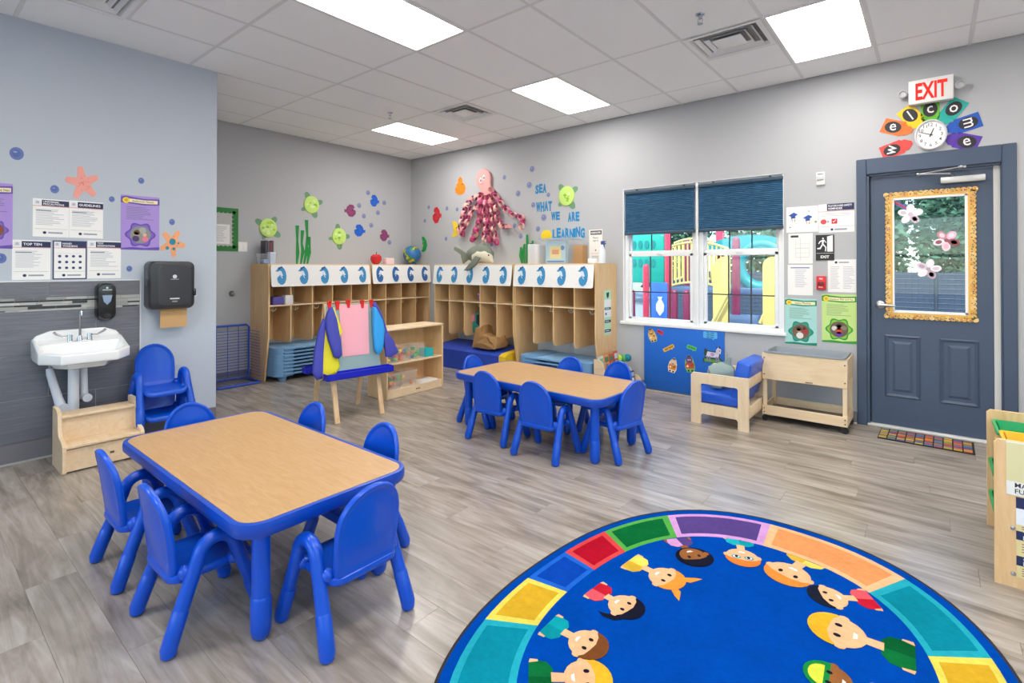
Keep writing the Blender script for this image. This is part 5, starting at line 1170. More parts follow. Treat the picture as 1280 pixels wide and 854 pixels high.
sk_ = thing('wash_basin', 'white porcelain wall sink with chrome gooseneck tap', 'sink', (XS + .011, -4.628, .0))
def outl(w, f0, f1, back=0.0, ch=.1):      # octagonal plan: u along the wall, d from the wall
    return [(-w, back + (f0 - back) * t) for t in (0, .33, .66, 1)] + [(-w + ch, f1), (w - ch, f1)] + [(w, back + (f0 - back) * t) for t in (1, .66, .33, 0)]
def rimz(d):
    t = max(0, min(1, (.36 - d) / .34)); return .80 + .085 * t * t * (3 - 2 * t)
m = MB(); w = .262
secs = [([(a * .35, d * .45 + .03) for a, d in outl(w, .3, .44)], .655), ([(a * .62, d * .74 + .01) for a, d in outl(w, .3, .44)], .68), ([(a * .72, d * .8) for a, d in outl(w, .3, .44)], .722),
        (outl(w - .006, .295, .434), .725), (outl(w, .30, .44), .735), (outl(w, .30, .44), None), (outl(w - .014, .29, .425, .014, .096), 'r'),
        (outl(w - .03, .275, .40, .135, .085), 'i'), (outl(w - .075, .24, .36, .17, .06), .735), (outl(w - .14, .22, .32, .2, .03), .715)]
R = []
for o, z in secs:
    if z is None: R.append([(d, a, rimz(d) - .008) for a, d in o])
    elif z == 'r': R.append([(d, a, rimz(d)) for a, d in o])
    elif z == 'i': R.append([(d, a, min(rimz(d) - .006, .845)) for a, d in o])
    else: R.append([(d, a, z) for a, d in o])
n = 10; m.add(sum(R, []), [(k * n + (i + 1) % n, k * n + i, (k + 1) * n + i, (k + 1) * n + (i + 1) % n) for k in range(len(R) - 1) for i in range(n)] + [tuple(range(n)), tuple(range(len(R) * n - 1, (len(R) - 1) * n - 1, -1))])
so = m.build('basin', PORC, sk_, sharp=.7)
md = so.modifiers.new('b', 'BEVEL'); md.width = .012; md.segments = 3; md.limit_method = 'ANGLE'; md.angle_limit = .5
bs = MB().prism([(-.26, .80), (-.256, .88), (-.235, .905), (-.16, .935), (.16, .935), (.235, .905), (.256, .88), (.26, .80)], .0, .045, None, lambda a, b, c: (c, a, b)).build('splash_back', PORC, sk_)
md = bs.modifiers.new('b', 'BEVEL'); md.width = .012; md.segments = 3
tp = MB().box(.075, .125, -.075, .075, .843, .857, r=.005).lathe([(0, 0), (.02, 0), (.016, .02), (.012, .035), (0, .035)], n=12, c=(.10, 0, .857)).tube([(.10, 0, .86), (.10, 0, 1.06)] + arc((.125, 1.06), .025, 180, 20, 8, lambda a, b: (a, 0, b)) + [(.151, 0, 1.045)], .0085, n=10)
ft = tp.build('tap', CHROME, sk_)
for s in (-1, 1):
    MB().lathe([(0, 0), (.017, 0), (.015, .03), (.018, .032), (.016, .045), (0, .046)], n=12, c=(.10, s * .058, .857)).tube([(.10, s * .06, .893), (.11, s * .10, .892), (.115, s * .14, .915), (.115, s * .152, .93)], [.006, .006, .008, .009], n=8).build('lever_handle', CHROME, ft)
MB().lathe([(0, 0), (.022, 0), (.022, .003), (0, .004)], n=14, c=(.26, 0, .716)).build('drain', CHROME, sk_)
WP = col('#e6e8ec', .4)
MB().tube([(.10, -.035, .26), (.10, -.035, .68)], .034, n=16, dome=False).build('drain_cover', WP, sk_)
MB().tube([(.05, -.165, .66), (.06, -.16, .62), (.075, -.12, .44), (.085, -.105, .38)], [.02, .025, .028, .032], n=12).tube([(.05, -.11, .37), (.13, -.09, .365)], .034, n=12).build('supply_cover', WP, sk_)
MB().tube([(.05, .03, .68), (.06, .035, .43)], .024, n=12).tube([(.04, .035, .42), (.12, .045, .415)], .03, n=12).build('supply_cover', WP, sk_)
MB().tube([(.0, -.155, .685), (.04, -.155, .69), (.05, -.165, .66)], .01, n=8).build('supply_pipe', CHROME, sk_)

sp = thing('soap_dispenser', 'black wall soap dispenser above the sink', 'dispenser', (XS + .011, (-4.4603, 1.1405)[0], (-4.4596, 0.9881)[1]))
def sf_(k): return lambda a, b, c: (c * k, a, b)
z0, z1 = 0, .30; hw = .062
for d0, d1, in_ in ((0, .05, 0), (.05, .085, .004)):
    pass
MB().puff(rrect(-hw, 0, hw, z1, .055, 6), .085, None, lambda a, b, c: (max(c, 0), a, b), rings=((1, 0), (1, .55), (.97, .8), (.88, .97), (.6, 1), (.2, 1)), back=False).build('housing', BLACK, sp)
MB().prism([(-.032, .20), (.032, .20), (.022, .15), (.0, .125), (-.022, .15)], .084, .0875, None, lambda a, b, c: (c, a, b)).build('level_window', col('#8fa4bd', .15), sp)
MB().prism(ell(0, .042, .026, .018, 14), .080, .086, None, lambda a, b, c: (c, a, b)).build('push_pad', BLACKM, sp)
MB().prism(rrect(-.03, .238, .03, .244, .002, 1), .0845, .0858, col('#c9ced4', .5), lambda a, b, c: (c, a, b)).prism(ell(0, .257, .008, .008, 10), .084, .0858, col('#c9ced4', .5), lambda a, b, c: (c, a, b)).build('dispenser_mark', None, sp)
td = thing('towel_dispenser', 'black paper towel dispenser on the sink wall', 'dispenser', (XS, ((-4.2060, 1.4673)[0] + (-3.8475, 1.0247)[0]) / 2 - .0, (-4.0786, 1.0532)[1]))
hw, hh = .168, .405
MB().puff(rrect(-hw, 0, hw, hh, .045, 5), .15, None, lambda a, b, c: (max(c, 0), a, b), rings=((1, 0), (1, .62), (.985, .86), (.95, .97), (.85, 1), (.3, 1)), back=False).build('housing', col('#2a2b2f', .32, coat=.2), td)
MB().puff(rrect(-.11, .03, .135, hh - .035, .03, 4), .004, None, lambda a, b, c: (.150 + max(c, 0), a, b), rings=((1, 0), (.98, .8), (.9, 1), (.3, 1)), back=False).build('front_cover', col('#34353a', .3, coat=.3), td)
MB().prism(ell(-.166, .26, .04, .07, 14), -.003, .002, col('#4a4f58', .15), lambda a, b, c: (.075 + (a + .166) * 1.0, -.1685 - c, b)).build('side_window', None, td)
MB().prism(ell(0.01, .275, .016, .016, 12), .1542, .1552, col('#c9ced4', .5), lambda a, b, c: (c, a, b)).prism(rrect(-.02, .25, .04, .255, .001, 1), .1542, .1552, col('#aab0b8', .5), lambda a, b, c: (c, a, b)).prism(rrect(-.025, .085, .045, .095, .002, 1), .1542, .1552, col('#d0d4d8', .5), lambda a, b, c: (c, a, b)).prism(rrect(-.01, .06, .03, .072, .004, 2), .1542, .1552, col('#8a9098', .5), lambda a, b, c: (c, a, b)).build('dispenser_mark', None, td)
MB().box(.10, .158, .15, .172, .11, .17, r=.006).build('release_knob', BLACK, td)
one(MB().box(XS + .085, XS + .087, (-4.1019, 1.0411)[0], (-3.9039, 1.0283)[0], (-4.0780, 0.8966)[1], (-4.0787, 1.0668)[1]), 'paper_towel', 'brown paper towel hanging from the black dispenser', 'towel', col('#c9a06c', .85))

# ------------------------------------------------------------------ step stool
st = thing('step_stool', 'birch two step stool in front of the sink', 'step stool', (2.047, -4.565, 0))
a0, a1, ww = -.167, .167, .222
prof = [(a0, 0), (a1 - .012, 0), (a1, .012), (a1, .15), (a1 - .005, .185), (a1 - .035, .212), (a1 - .13, .235), (a1 - .15, .27), (a1 - .155, .33), (a1 - .17, .385), (a1 - .21, .41), (a0, .41)]
for s in (-1, 1): MB().prism(prof, s * ww - .011, s * ww + .011, None, lambda a, b, c: (a, c, b)).build('side_panel', BIRCHP, st)
MB().box(a1 - .19, a1 - .002, -ww + .011, ww - .011, .168, .186, r=.004).build('tread', BIRCHP, st)
MB().box(a0, a1 - .163, -ww + .011, ww - .011, .345, .363, r=.004).build('tread', BIRCHP, st)
MB().box(a1 - .035, a1 - .02, -ww + .011, ww - .011, .012, .160).build('riser', BIRCHP, st)
MB().box(a1 - .198, a1 - .185, -ww + .011, ww - .011, .186, .345).build('riser', BIRCHP, st)
MB().box(a1 - .0205, a1 - .019, .03, .055, .075, .09).build('brand_mark', col('#6b4a2c', .6), st)

# ------------------------------------------------------------------ wall decorations
def sheet(fr, c0, c1, name, label, cat, paper, draw, group=None, t=.0015, w0=0.0, rot=0.0):
    p = Print(fr, c0[0], c0[1], c1[0], c1[1], paper, t, w0, rot)
    if draw: draw(p)
    return one(p, name, label, cat, group=group, smooth=False)
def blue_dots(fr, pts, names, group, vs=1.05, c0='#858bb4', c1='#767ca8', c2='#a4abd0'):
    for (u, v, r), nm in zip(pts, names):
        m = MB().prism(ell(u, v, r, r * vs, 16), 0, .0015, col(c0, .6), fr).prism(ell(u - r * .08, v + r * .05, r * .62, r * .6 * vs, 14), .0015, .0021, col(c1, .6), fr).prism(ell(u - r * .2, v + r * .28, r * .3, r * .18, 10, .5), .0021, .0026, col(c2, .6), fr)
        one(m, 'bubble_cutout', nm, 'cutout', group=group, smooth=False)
SB = [(-4.9672, 2.2236) + (.036,), (-4.7600, 1.9913) + (.024,), (-4.2172, 2.1262) + (.02,), (-4.4141, 1.9526) + (.018,), (-3.9926, 1.7979) + (.021,), (-4.2958, 1.3942) + (.019,), (-5.0444, 1.4691) + (.028,)]
SBN = ['large blue bubble cutout highest on the sink wall', 'blue bubble cutout beside the pink starfish on the sink wall', 'blue bubble cutout above the purple bathroom poster', 'small blue bubble cutout between the pink starfish and the purple poster', 'blue bubble cutout just above the orange starfish',
       'blue bubble cutout between the papers and the towel dispenser', 'blue bubble cutout at the edge under the cut off purple poster']
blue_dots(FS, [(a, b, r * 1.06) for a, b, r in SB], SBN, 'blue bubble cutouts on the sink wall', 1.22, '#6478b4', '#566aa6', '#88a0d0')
BB_ = [(-0.8430, 2.5601), (-0.5435, 2.4344), (-0.6619, 2.2665), (-1.0028, 2.3481), (-0.9201, 2.1923), (-0.7863, 2.0594), (-0.4396, 1.8061)]
BBN = ['highest of all', 'right of the upper blue fish', 'below the upper blue fish', 'nearest the upper plum fish', 'between upper plum fish and lower blue fish', 'right of the lower blue fish', 'lowest, under the lower plum fish']
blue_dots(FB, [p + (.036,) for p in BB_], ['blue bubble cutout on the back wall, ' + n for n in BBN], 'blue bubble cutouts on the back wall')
WB = [(665.2, 211.4, .03), (630.6, 221.8, .024), (661.7, 231.4, .032), (647.7, 242, .03), (685.5, 243.6, .022), (666.6, 256.3, .026), (679.7, 272, .032), (672.6, 286.3, .026), (651, 295.4, .026), (643.2, 282.3, .024), (536, 259.2, .022), (558.7, 260.7, .024), (571.4, 261.8, .022), (531.1, 276.1, .022), (557.6, 298.5, .024), (614.5, 305.6, .022)]
WBP = [(2.5435, 2.7430), (2.0504, 2.6848), (2.4955, 2.5300), (2.2995, 2.4321), (2.8133, 2.3680), (2.5624, 2.2526), (2.7374, 2.0712), (2.6431, 1.9229), (2.3462, 1.8363), (2.2350, 1.9871), (0.4449, 2.3792), (0.8699, 2.3286), (1.0958, 2.2985), (0.3498, 2.1656), (0.8506, 1.8553), (1.8059, 1.7389)]
WBN = ['highest on the window wall', 'beside the octopus head', 'just left of the word SEA', 'halfway between octopus and the word SEA', 'below the word SEA', 'touching the W of WHAT', 'under the word WHAT', 'left of the word LEARNING', 'above the bright green seaweed', 'by the longest octopus arm',
       'above the red fish', 'right of the red fish', 'above the yellow fish', 'left of the red fish', 'below the yellow crescent fish', 'behind the octopus arms above the plush dolphin']
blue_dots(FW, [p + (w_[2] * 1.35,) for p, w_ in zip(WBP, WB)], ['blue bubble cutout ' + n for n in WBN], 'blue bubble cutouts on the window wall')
# starfish
def star(fr, c, r, h, dots, name_label, a0, extra=None):
    o = []
    for i in range(10):
        q = a0 + i * PI / 5; k = r if i % 2 == 0 else r * .42
        if i % 2 == 0:
            for d in (-.16, 0, .16): o.append((c[0] + k * (.96 if d else 1) * math.cos(q + d), c[1] + 1.25 * k * (.96 if d else 1) * math.sin(q + d)))
        else: o.append((c[0] + k * math.cos(q), c[1] + 1.25 * k * math.sin(q)))
    m = MB().prism(o, 0, .003, col(h, .7), fr); rd = random.Random(4)
    for i in range(26 if not extra else 12):
        q, k = rd.uniform(0, 2 * PI), rd.uniform(0, .5) * r; m.prism(ell(c[0] + k * math.cos(q), c[1] + 1.25 * k * math.sin(q), r * .035, r * .035, 6), .003, .0036, col(dots, .7), fr)
    if extra:
        for du, dv, rr in extra: m.prism(ell(c[0] + du * r, c[1] + 1.25 * dv * r, rr * r, rr * r * 1.15, 9), .003, .004, col('#2f8aa0', .7), fr)
    one(m, 'starfish_cutout', name_label, 'cutout', group='starfish cutouts on the sink wall', smooth=False)
star(FS, (-4.5956, 2.0579), .105, '#f0a498', '#d88478', 'speckled pink starfish cutout above the white papers', D_(100))
star(FS, (-3.9889, 1.6152), .098, '#f2a878', '#c06a3c', 'orange starfish cutout with teal blotches above the towel dispenser', D_(62), [(0, .1, .26), (-.4, -.35, .14), (.1, -.4, .12), (.45, .0, .08)])
# papers over the sink
NAVY, TX = '#2b3358', '#9aa2ae'
def notice(title, frame_=None, icons=0, body=None):
    def d(p):
        if frame_: p.rect(0, 0, 1, 1, '#3a4060'); p.rect(.04, .03, .96, .97, '#f3f2f0', 2)
        b = 3
        p.rect(.24, .82, 1 if not frame_ else .96, .97, NAVY, b).rect(.04, .84, .21, .96, '#e4e6ea', b).rect(.04 if frame_ else 0, .805, .96 if frame_ else 1, .815, '#d9606a', b)
        p.poly([(.08, .87), (.17, .87), (.17, .92), (.125, .945), (.08, .92)], '#b8bec8', b + 1)
        for i, tx in enumerate(title): p.text(tx, .28, (.905 - .062 * i) if len(title) > 1 else .868, .045 if len(title) > 1 else .06, '#f2f3f6', b + 1, 'l', .64, .02)
        if icons:
            for i in range(4):
                for j in range(3): p.disc(.2 + i * .2, .6 - j * .15, .05, '#3a4670', b, ry=.035, n=8)
            p.rect(.1, .67, .9, .675, '#b9c2cc', b)
        elif body == 'sym': p.disc(.2, .5, .09, '#d8484c', b).rect(.46, .4, .6, .6, '#d0343c', b).text('+', .37, .5, .1, '#3a4670', b + 1, 'c').poly([(.49, .5), (.52, .46), (.58, .56), (.57, .58), (.52, .5), (.5, .53)], '#f6f0f0', b + 1).lines(.08, .68, .9, .76, 1, TX, .3, b)
        else: p.lines(.08, .3, .9, .74, 11, '#b4bac4', .3, b, len(title[0])); p.rect(.08, .68, .5, .70, '#6a7488', b + 1)
        p.rect(.05, .205, .95, .212, '#9ab878', b).disc(.32, .11, .05, NAVY, b, ry=None).rect(.42, .09, .82, .13, '#9aa0b0', b)
    return d
sheet(FS, (-4.8802, 1.9133), (-4.6769, 1.6326), 'paper_notice', 'white UNIVERSAL PRECAUTIONS sheet on the sink wall', 'notice', '#f3f2f0', notice(['UNIVERSAL', 'PRECAUTIONS']), 'white notices above the sink')
sheet(FS, (-4.6754, 1.9165), (-4.4695, 1.6325), 'paper_notice', 'white GUIDELINES sheet on the sink wall', 'notice', '#f3f2f0', notice(['GUIDELINES']), 'white notices above the sink')
sheet(FS, (-4.9882, 1.6043), (-4.7807, 1.3146), 'paper_notice', 'white TOP TEN sheet on the sink wall', 'notice', '#f3f2f0', notice(['TOP TEN']), 'white notices above the sink')
sheet(FS, (-4.7694, 1.6075), (-4.5690, 1.3138), 'paper_notice', 'navy framed HAND WASHING sheet on the sink wall', 'notice', '#3a4060', notice(['HAND', 'WASHING'], True, 1), 'white notices above the sink')
sheet(FS, (-4.5645, 1.6159), (-4.3522, 1.3178), 'paper_notice', 'white TOY SANITATION sheet on the sink wall', 'notice', '#f3f2f0', notice(['TOY', 'SANITATION']), 'white notices above the sink')
def poster(base, band, dark, title, banner='#f2e9b8', photo=()):
    def d(p):
        wv = [(0, .96), (.12, .985), (.3, .97), (.6, .95), (1, .965)]
        p.poly([(0, .86), (.3, .845), (.6, .83), (1, .85)] + wv[::-1], dark, 1)
        p.poly([(.2, .875), (.6, .86), (.95, .87), (.95, .935), (.6, .925), (.2, .94)], banner, 2).text(title, .57, .90, .034, '#5a4a4a', 3, 'c', .68, .01)
        p.disc(.13, .905, .09, '#f2d43a', 3).disc(.13, .905, .045, '#d9b020', 4)
        p.lines(.14, .55, .9, .80, 8, '#7a7690' if base.startswith('#a') else '#7f9f80', .3, 1, 3)
        ang = [2 * PI * k / 36 for k in range(36)]; hk = p.w / p.h
        p.poly([(.5 + (.36 + .045 * math.cos(6 * a)) * math.cos(a), .28 + (.36 + .045 * math.cos(6 * a)) * hk * math.sin(a)) for a in ang], dark, 1)
        p.poly([(.5 + (.31 + .04 * math.cos(6 * a)) * math.cos(a), .28 + (.31 + .04 * math.cos(6 * a)) * hk * math.sin(a)) for a in ang], band, 2)
        p.disc(.5, .28, .27, photo[0], 3)
        for (u, v, r, c_) in photo[1]: p.disc(.5 + u * .27, .28 + v * .27 * hk, r * .27, c_, 4)
        p.poly([(0, 0), (1, 0), (1, .06), (.6, .035), (.3, .05), (0, .03)], dark, 1)
    return d
KID1 = ('#8d8f8a', [(-.35, .25, .3, '#6a4a34'), (-.4, .1, .24, '#d9b08c'), (-.45, -.45, .34, '#4a3a6a'), (.4, .0, .2, '#d8b494'), (.45, -.5, .3, '#e87a9a'), (.2, .5, .35, '#a8aaa6')])
KID2 = ('#7a5a48', [(-.2, .35, .3, '#3a2a22'), (-.2, .15, .25, '#c89a78'), (-.1, -.5, .42, '#e8e4e0'), (.45, .1, .35, '#a83c3c'), (.4, .5, .2, '#5a3a2c')])
KID3 = ('#6a5a50', [(0, .45, .3, '#3a2a22'), (0, .25, .3, '#e0b090'), (0, -.2, .38, '#c8483c'), (-.5, .1, .3, '#d8d0c8'), (0, -.62, .34, '#6a3aa0'), (.55, .2, .28, '#8a7a68')])
sheet(FS, (-4.3551, 1.9977), (-4.0865, 1.5504), 'paper_poster', 'purple flower photo poster above the soap dispenser', 'poster', '#a98fd6', poster('#a98fd6', '#7f66c4', '#6a4fae', 'Bathroom Needs', photo=KID1), 'purple posters on the sink wall')
sheet(FS, (-5.1684, 2.0014), (-4.9858, 1.5385), 'paper_poster', 'purple poster cut off by the picture edge on the sink wall', 'poster', '#a98fd6', poster('#a98fd6', '#7f66c4', '#6a4fae', 'Handwashing Steps', photo=KID2), 'purple posters on the sink wall')

# back wall: bulletin board, switch, bumper
bd_ = thing('bulletin_board', 'grey bulletin board with green scalloped border half behind the sink wall', 'board', (0, (-3.0176, 1.7400)[0], (-2.9259, 1.6058)[1]))
ya, yb2 = -.30, (-2.7623, 1.8512)[0] - (-3.0176, 1.7400)[0]; hh = (-2.7633, 2.1430)[1] - (-2.9259, 1.6058)[1]
MB().box(.001, .006, ya, yb2, 0, hh).build('board_panel', col('#bdbcba', .8), bd_)
gm = MB(); GB = col('#2f7a38', .7); GB2 = col('#3f9a4a', .7)
for q in ((ya, yb2, 0, .05), (ya, yb2, hh - .05, hh), (yb2 - .05, yb2, .05, hh - .05), (ya, ya + .05, .05, hh - .05)): gm.box(.006, .009, q[0], q[1], q[2], q[3], GB)
for i in range(9): gm.prism(ell(yb2 - .05, .06 + (hh - .12) * i / 8, .026, .026, 10), .0092, .0105, GB, lambda a, b, c: (c, a, b))
for i in range(10):
    for z in (.05, hh - .05): gm.prism(ell(ya + .05 + (yb2 - ya - .1) * i / 9, z, .026, .02, 10), .0092, .0105, GB, lambda a, b, c: (c, a, b))
gm.build('scalloped_border', None, bd_, smooth=False)
q = Print(frame((.0065, 0, 0), (0, 1, 0), (0, 0, 1)), yb2 - .33, .09, yb2 - .10, .33, '#eceae8'); q.lines(.1, .1, .9, .9, 9, '#b4b8be'); q.build('pinned_paper', None, bd_, smooth=False)
def plate(fr, c, w_, h_, label, n=2):
    m = MB().prism(rrect(c[0] - w_ / 2, c[1] - h_ / 2, c[0] + w_ / 2, c[1] + h_ / 2, .008, 3), 0, .007, col('#efece8', .4), fr)
    for i in range(n):
        u = c[0] + (i - (n - 1) / 2) * w_ / n; m.prism(rrect(u - .014, c[1] - .03, u + .014, c[1] + .03, .003, 2), .007, .012, col('#f6f4f0', .35), fr)
    one(m, 'light_switch', label, 'switch')
plate(FB, (-2.7085, 1.6668), .115, .12, 'white double light switch beside the green bordered board')
c = (-2.8355, 1.0800); one(MB().lathe([(0, 0), (.034, 0), (.034, .012), (.024, .03), (.02, .04), (0, .042)], n=18, fr=lambda x, y, z: (z, c[0] + x, c[1] + y)), 'door_stop', 'round grey door bumper on the back wall', 'bumper', col('#7e7c76', .35, .7))
# turtles
TG = ['#a8d838', '#c6e87a', '#8cc43a', '#d8f0a0']
def turtle(fr, c, r, a0, label, seed):
    t0 = (c[0], c[1]); m = MB(); L = col('#6f9a78', .7)
    for q, rr in ((a0 + .55, .42), (a0 + 2.2, .46), (a0 + 3.9, .3), (a0 + 5.3, .5)):
        cx_, cy_ = c[0] + math.cos(q) * r * 1.15, c[1] + math.sin(q) * r * 1.15
        o = [(cx_ + rr * r * (1.1 * math.cos(k) * math.cos(q) - .75 * math.sin(k) * math.sin(q)), cy_ + rr * r * (1.1 * math.cos(k) * math.sin(q) + .75 * math.sin(k) * math.cos(q))) for k in [2 * PI * i / 12 for i in range(12)]]
        m.prism(o, .0, .002, L, fr)
    m.puff(ell(c[0], c[1], r, r * 1.08, 20), .018, col(TG[1], .6), lambda a, b, d: fr(a, b, max(d, 0) + .002), back=False, rings=((1, 0), (.97, .8), (.9, 1), (.3, 1)))
    rd = random.Random(seed)
    for i in range(16):
        q, k = rd.uniform(0, 2 * PI), rd.uniform(.05, .7) * r; s = rd.uniform(.12, .24) * r; h0 = .0207
        m.prism(ell(c[0] + k * math.cos(q), c[1] + k * math.sin(q), s, s * .75, 8, q), .016, h0 + .0004 * i / 4, col(rd.choice(TG), .6), fr)
    one(m, 'turtle_cutout', label, 'cutout', group='paper plate turtles on the walls', sharp=.9)
turtle(FB, (-2.3865, 1.9240), .115, .4, 'green paper plate turtle above the grey binders', 1)
turtle(FB, (-1.7823, 2.2864), .115, -.2, 'green paper plate turtle highest on the back wall', 2)
turtle(FB, (-1.3483, 1.8601), .115, -.5, 'green paper plate turtle nearest the plum fish on the back wall', 3)
turtle(FW, (3.1047, 2.3252), .12, .0, 'green paper plate turtle beside the word SEA on the window wall', 4)
# paper fish
def fish(fr, c, w_, h_, h, label, kind, flip=1):
    if kind == 'heart': o = [(-1, .2), (-.7, .1), (-.55, .55), (-.1, .95), (.5, .9), (.75, .5), (.45, .3), (.95, .05), (.9, -.45), (.4, -.9), (-.2, -.85), (-.55, -.4), (-.75, -.2), (-.95, -.35)]
    elif kind == 'cres': o = [(-.4, .95), (.2, .8), (.7, .35), (.85, -.2), (.6, -.75), (.0, -1), (-.6, -.85), (-.2, -.6), (-.05, -.2), (-.3, .1), (-.05, .35), (-.4, .55)]
    else: o = [(0, 1), (.35, .75), (.4, .3), (.75, .1), (.95, -.3), (.8, -.75), (.4, -1), (-.3, -1), (-.85, -.7), (-1, -.25), (-.7, -.1), (-.75, .2), (-.4, .35), (-.45, .7)]
    pts = [(c[0] + flip * a * w_, c[1] + b * h_) for a, b in o]
    m = MB().prism(pts, .0, .004, col(h, .6), fr); m.prism([(c[0] + (a - c[0]) * .55, c[1] + (b - c[1]) * .55) for a, b in pts], .004, .0046, col(h, .35, spec=.6), fr)
    m.prism(ell(c[0] + flip * w_ * .35, c[1] + h_ * .1, w_ * .09, h_ * .09, 8), .0046, .0054, col('#23242c', .5), fr)
    one(m, 'fish_cutout', label, 'cutout', group='paper fish on the walls', smooth=False)
fish(FB, (-0.7236, 2.4456), .085, .10, '#1462d0', 'blue paper fish, the upper one on the back wall', 'heart', -1)
fish(FB, (-1.1579, 2.2555), .10, .10, '#8a3c6c', 'plum paper fish, the upper one on the back wall', 'heart', 1)
fish(FB, (-0.9934, 1.9657), .10, .10, '#1462d0', 'blue paper fish, the lower one on the back wall', 'heart', -1)
fish(FB, (-0.5363, 1.9133), .09, .10, '#8a3c6c', 'plum paper fish, the lower one on the back wall', 'heart', -1)
fish(FW, (1.1684, 2.6584), .12, .14, '#ef8a1e', 'orange paper fish beside the octopus head', 'blob')
fish(FW, (0.6414, 2.2355), .105, .14, '#cf2430', 'red paper fish near the room corner', 'heart', -1)
fish(FW, (1.0418, 2.0031), .115, .13, '#f2d022', 'yellow crescent paper fish below the octopus arm', 'cres')
fish(FW, (0.3209, 1.7892), .10, .135, '#12963c', 'green curled paper fish beside the globe', 'cres')
one(MB().prism(ell((2.7804, 1.8291)[0], (2.7804, 1.8291)[1], .085, .075, 18), 0, .004, col('#f0cf2a', .6), FW), 'sun_cutout', 'round yellow cutout left of the word LEARNING', 'cutout', smooth=False)
# words
def word(tx, c0, c1, label):
    u0, u1, v0, v1 = c0[0], c1[0], c1[1], c0[1]; t = thing('word_cutout', label, 'lettering', ((u0 + u1) / 2, 0, v0), 0, 'blue cut paper words'); n = len(tx); wd = [(.45 if ch == 'I' else 1.25 if ch in 'WM' else 1) for ch in tx]; S = sum(wd); x = 0; rd = random.Random(len(tx))
    for ch, k in zip(tx, wd):
        vs, fs, x0, x1, y0, y1 = text_mesh(ch, .05); sx = (u1 - u0) * (k / S) * .93 / (x1 - x0); sy = (v1 - v0) / (y1 - y0); ox = u0 - (u0 + u1) / 2 + (u1 - u0) * x / S + (u1 - u0) * .07 * k / S; dz = rd.uniform(-.012, .012)
        V = [((a - x0) * sx + ox, -.0035, (b - y0) * sy + dz) for a, b in vs] ; N = len(V); V += [(a, -.0, c_) for a, _, c_ in V]
        ed = {}
        for f in fs:
            for i in range(len(f)): e = (f[i], f[(i + 1) % len(f)]); ed[e] = 1
        m = MB().add(V, [tuple(f) for f in fs] + [(a, N + a, N + b, b) for a, b in ed if (b, a) not in ed]); m.build('letter', col('#1f86bd', .6), t, smooth=False); x += k
word('SEA', (2.5950, 2.5242), (2.7808, 2.4018), 'blue cut paper word SEA on the window wall')
word('WHAT', (2.6057, 2.2903), (2.8712, 2.1579), 'blue cut paper word WHAT on the window wall')
word('WE', (2.8532, 2.1243), (2.9941, 2.0136), 'blue cut paper word WE on the window wall')
word('ARE', (3.1180, 2.1167), (3.2935, 1.9962), 'blue cut paper word ARE on the window wall')
word('LEARNING', (2.8774, 1.9096), (3.3719, 1.7805), 'blue cut paper word LEARNING on the window wall')
# octopus
oc = thing('paper_octopus', 'pink paper octopus with long paper chain arms on the window wall', 'decoration', ((1.6880, 2.4530)[0], 0, (1.6880, 2.4530)[1]))
oc0 = ((1.6880, 2.4530)[0], (1.6880, 2.4530)[1])
def OC(p): return (p[0] - oc0[0], p[1] - oc0[1])
fo_ = lambda a, b, c: (a, -c, b)
ho = [OC(p) for p in ((1.6243, 2.4351), (1.6402, 2.5397), (1.5598, 2.6068), (1.5272, 2.7053), (1.5597, 2.7967), (1.6401, 2.8463), (1.7194, 2.8483), (1.7977, 2.7922), (1.8288, 2.7073), (1.8211, 2.6153), (1.8443, 2.5202), (1.8521, 2.4153))]
MB().puff(ho, .02, None, lambda a, b, c: (a, -c - .035, b)).build('head', col('#f0a7a4', .7), oc)
for p in ((1.6401, 2.6812), (1.7037, 2.7154)): e = OC(p); MB().prism(ell(e[0], e[1], .022, .04, 12), .055, .057, col('#f7f2f0', .5), fo_).prism(ell(e[0] + .004, e[1] - .006, .011, .022, 10), .057, .0585, col('#22232a', .5), fo_).build('eye', None, oc, smooth=False)
e = OC((1.6720, 2.6307)); MB().tube([(e[0] - .03, -.054, e[1]), (e[0], -.056, e[1] - .015), (e[0] + .035, -.054, e[1] + .005)], .003, n=5).build('smile', col('#a85a5c', .6), oc)
ARMS = [[(1.6403, 2.4690), (1.4455, 2.4146), (1.3390, 2.3148), (1.2615, 2.1322), (1.2104, 1.9706), (1.2617, 1.9135)], [(1.6721, 2.4427), (1.5922, 2.2959), (1.4703, 2.2692), (1.3577, 2.0723), (1.2650, 1.9680)], [(1.7038, 2.4164), (1.6659, 2.1846), (1.6133, 2.0582), (1.5602, 1.9307), (1.5033, 1.8261)],
        [(1.7511, 2.4007), (1.7039, 2.2407), (1.7512, 2.0506), (1.7199, 1.8185)], [(1.7823, 2.3981), (1.8057, 2.1754), (1.7903, 1.9438), (1.8399, 1.8027)], [(1.8134, 2.4070), (1.8752, 2.1708), (1.8906, 1.9623), (1.9591, 1.7642)], [(1.8289, 2.4173), (1.9423, 2.2697), (1.9771, 2.0897), (2.0565, 1.9838), (2.1742, 1.9779)],
        [(1.8597, 2.5187), (1.9770, 2.3953), (2.1097, 2.2345), (2.2709, 2.1335), (2.4276, 2.0871), (2.4122, 1.9658)], [(1.6562, 2.4205), (1.6483, 2.3152), (1.6133, 2.0818), (1.4870, 1.8267)]]
LK = []
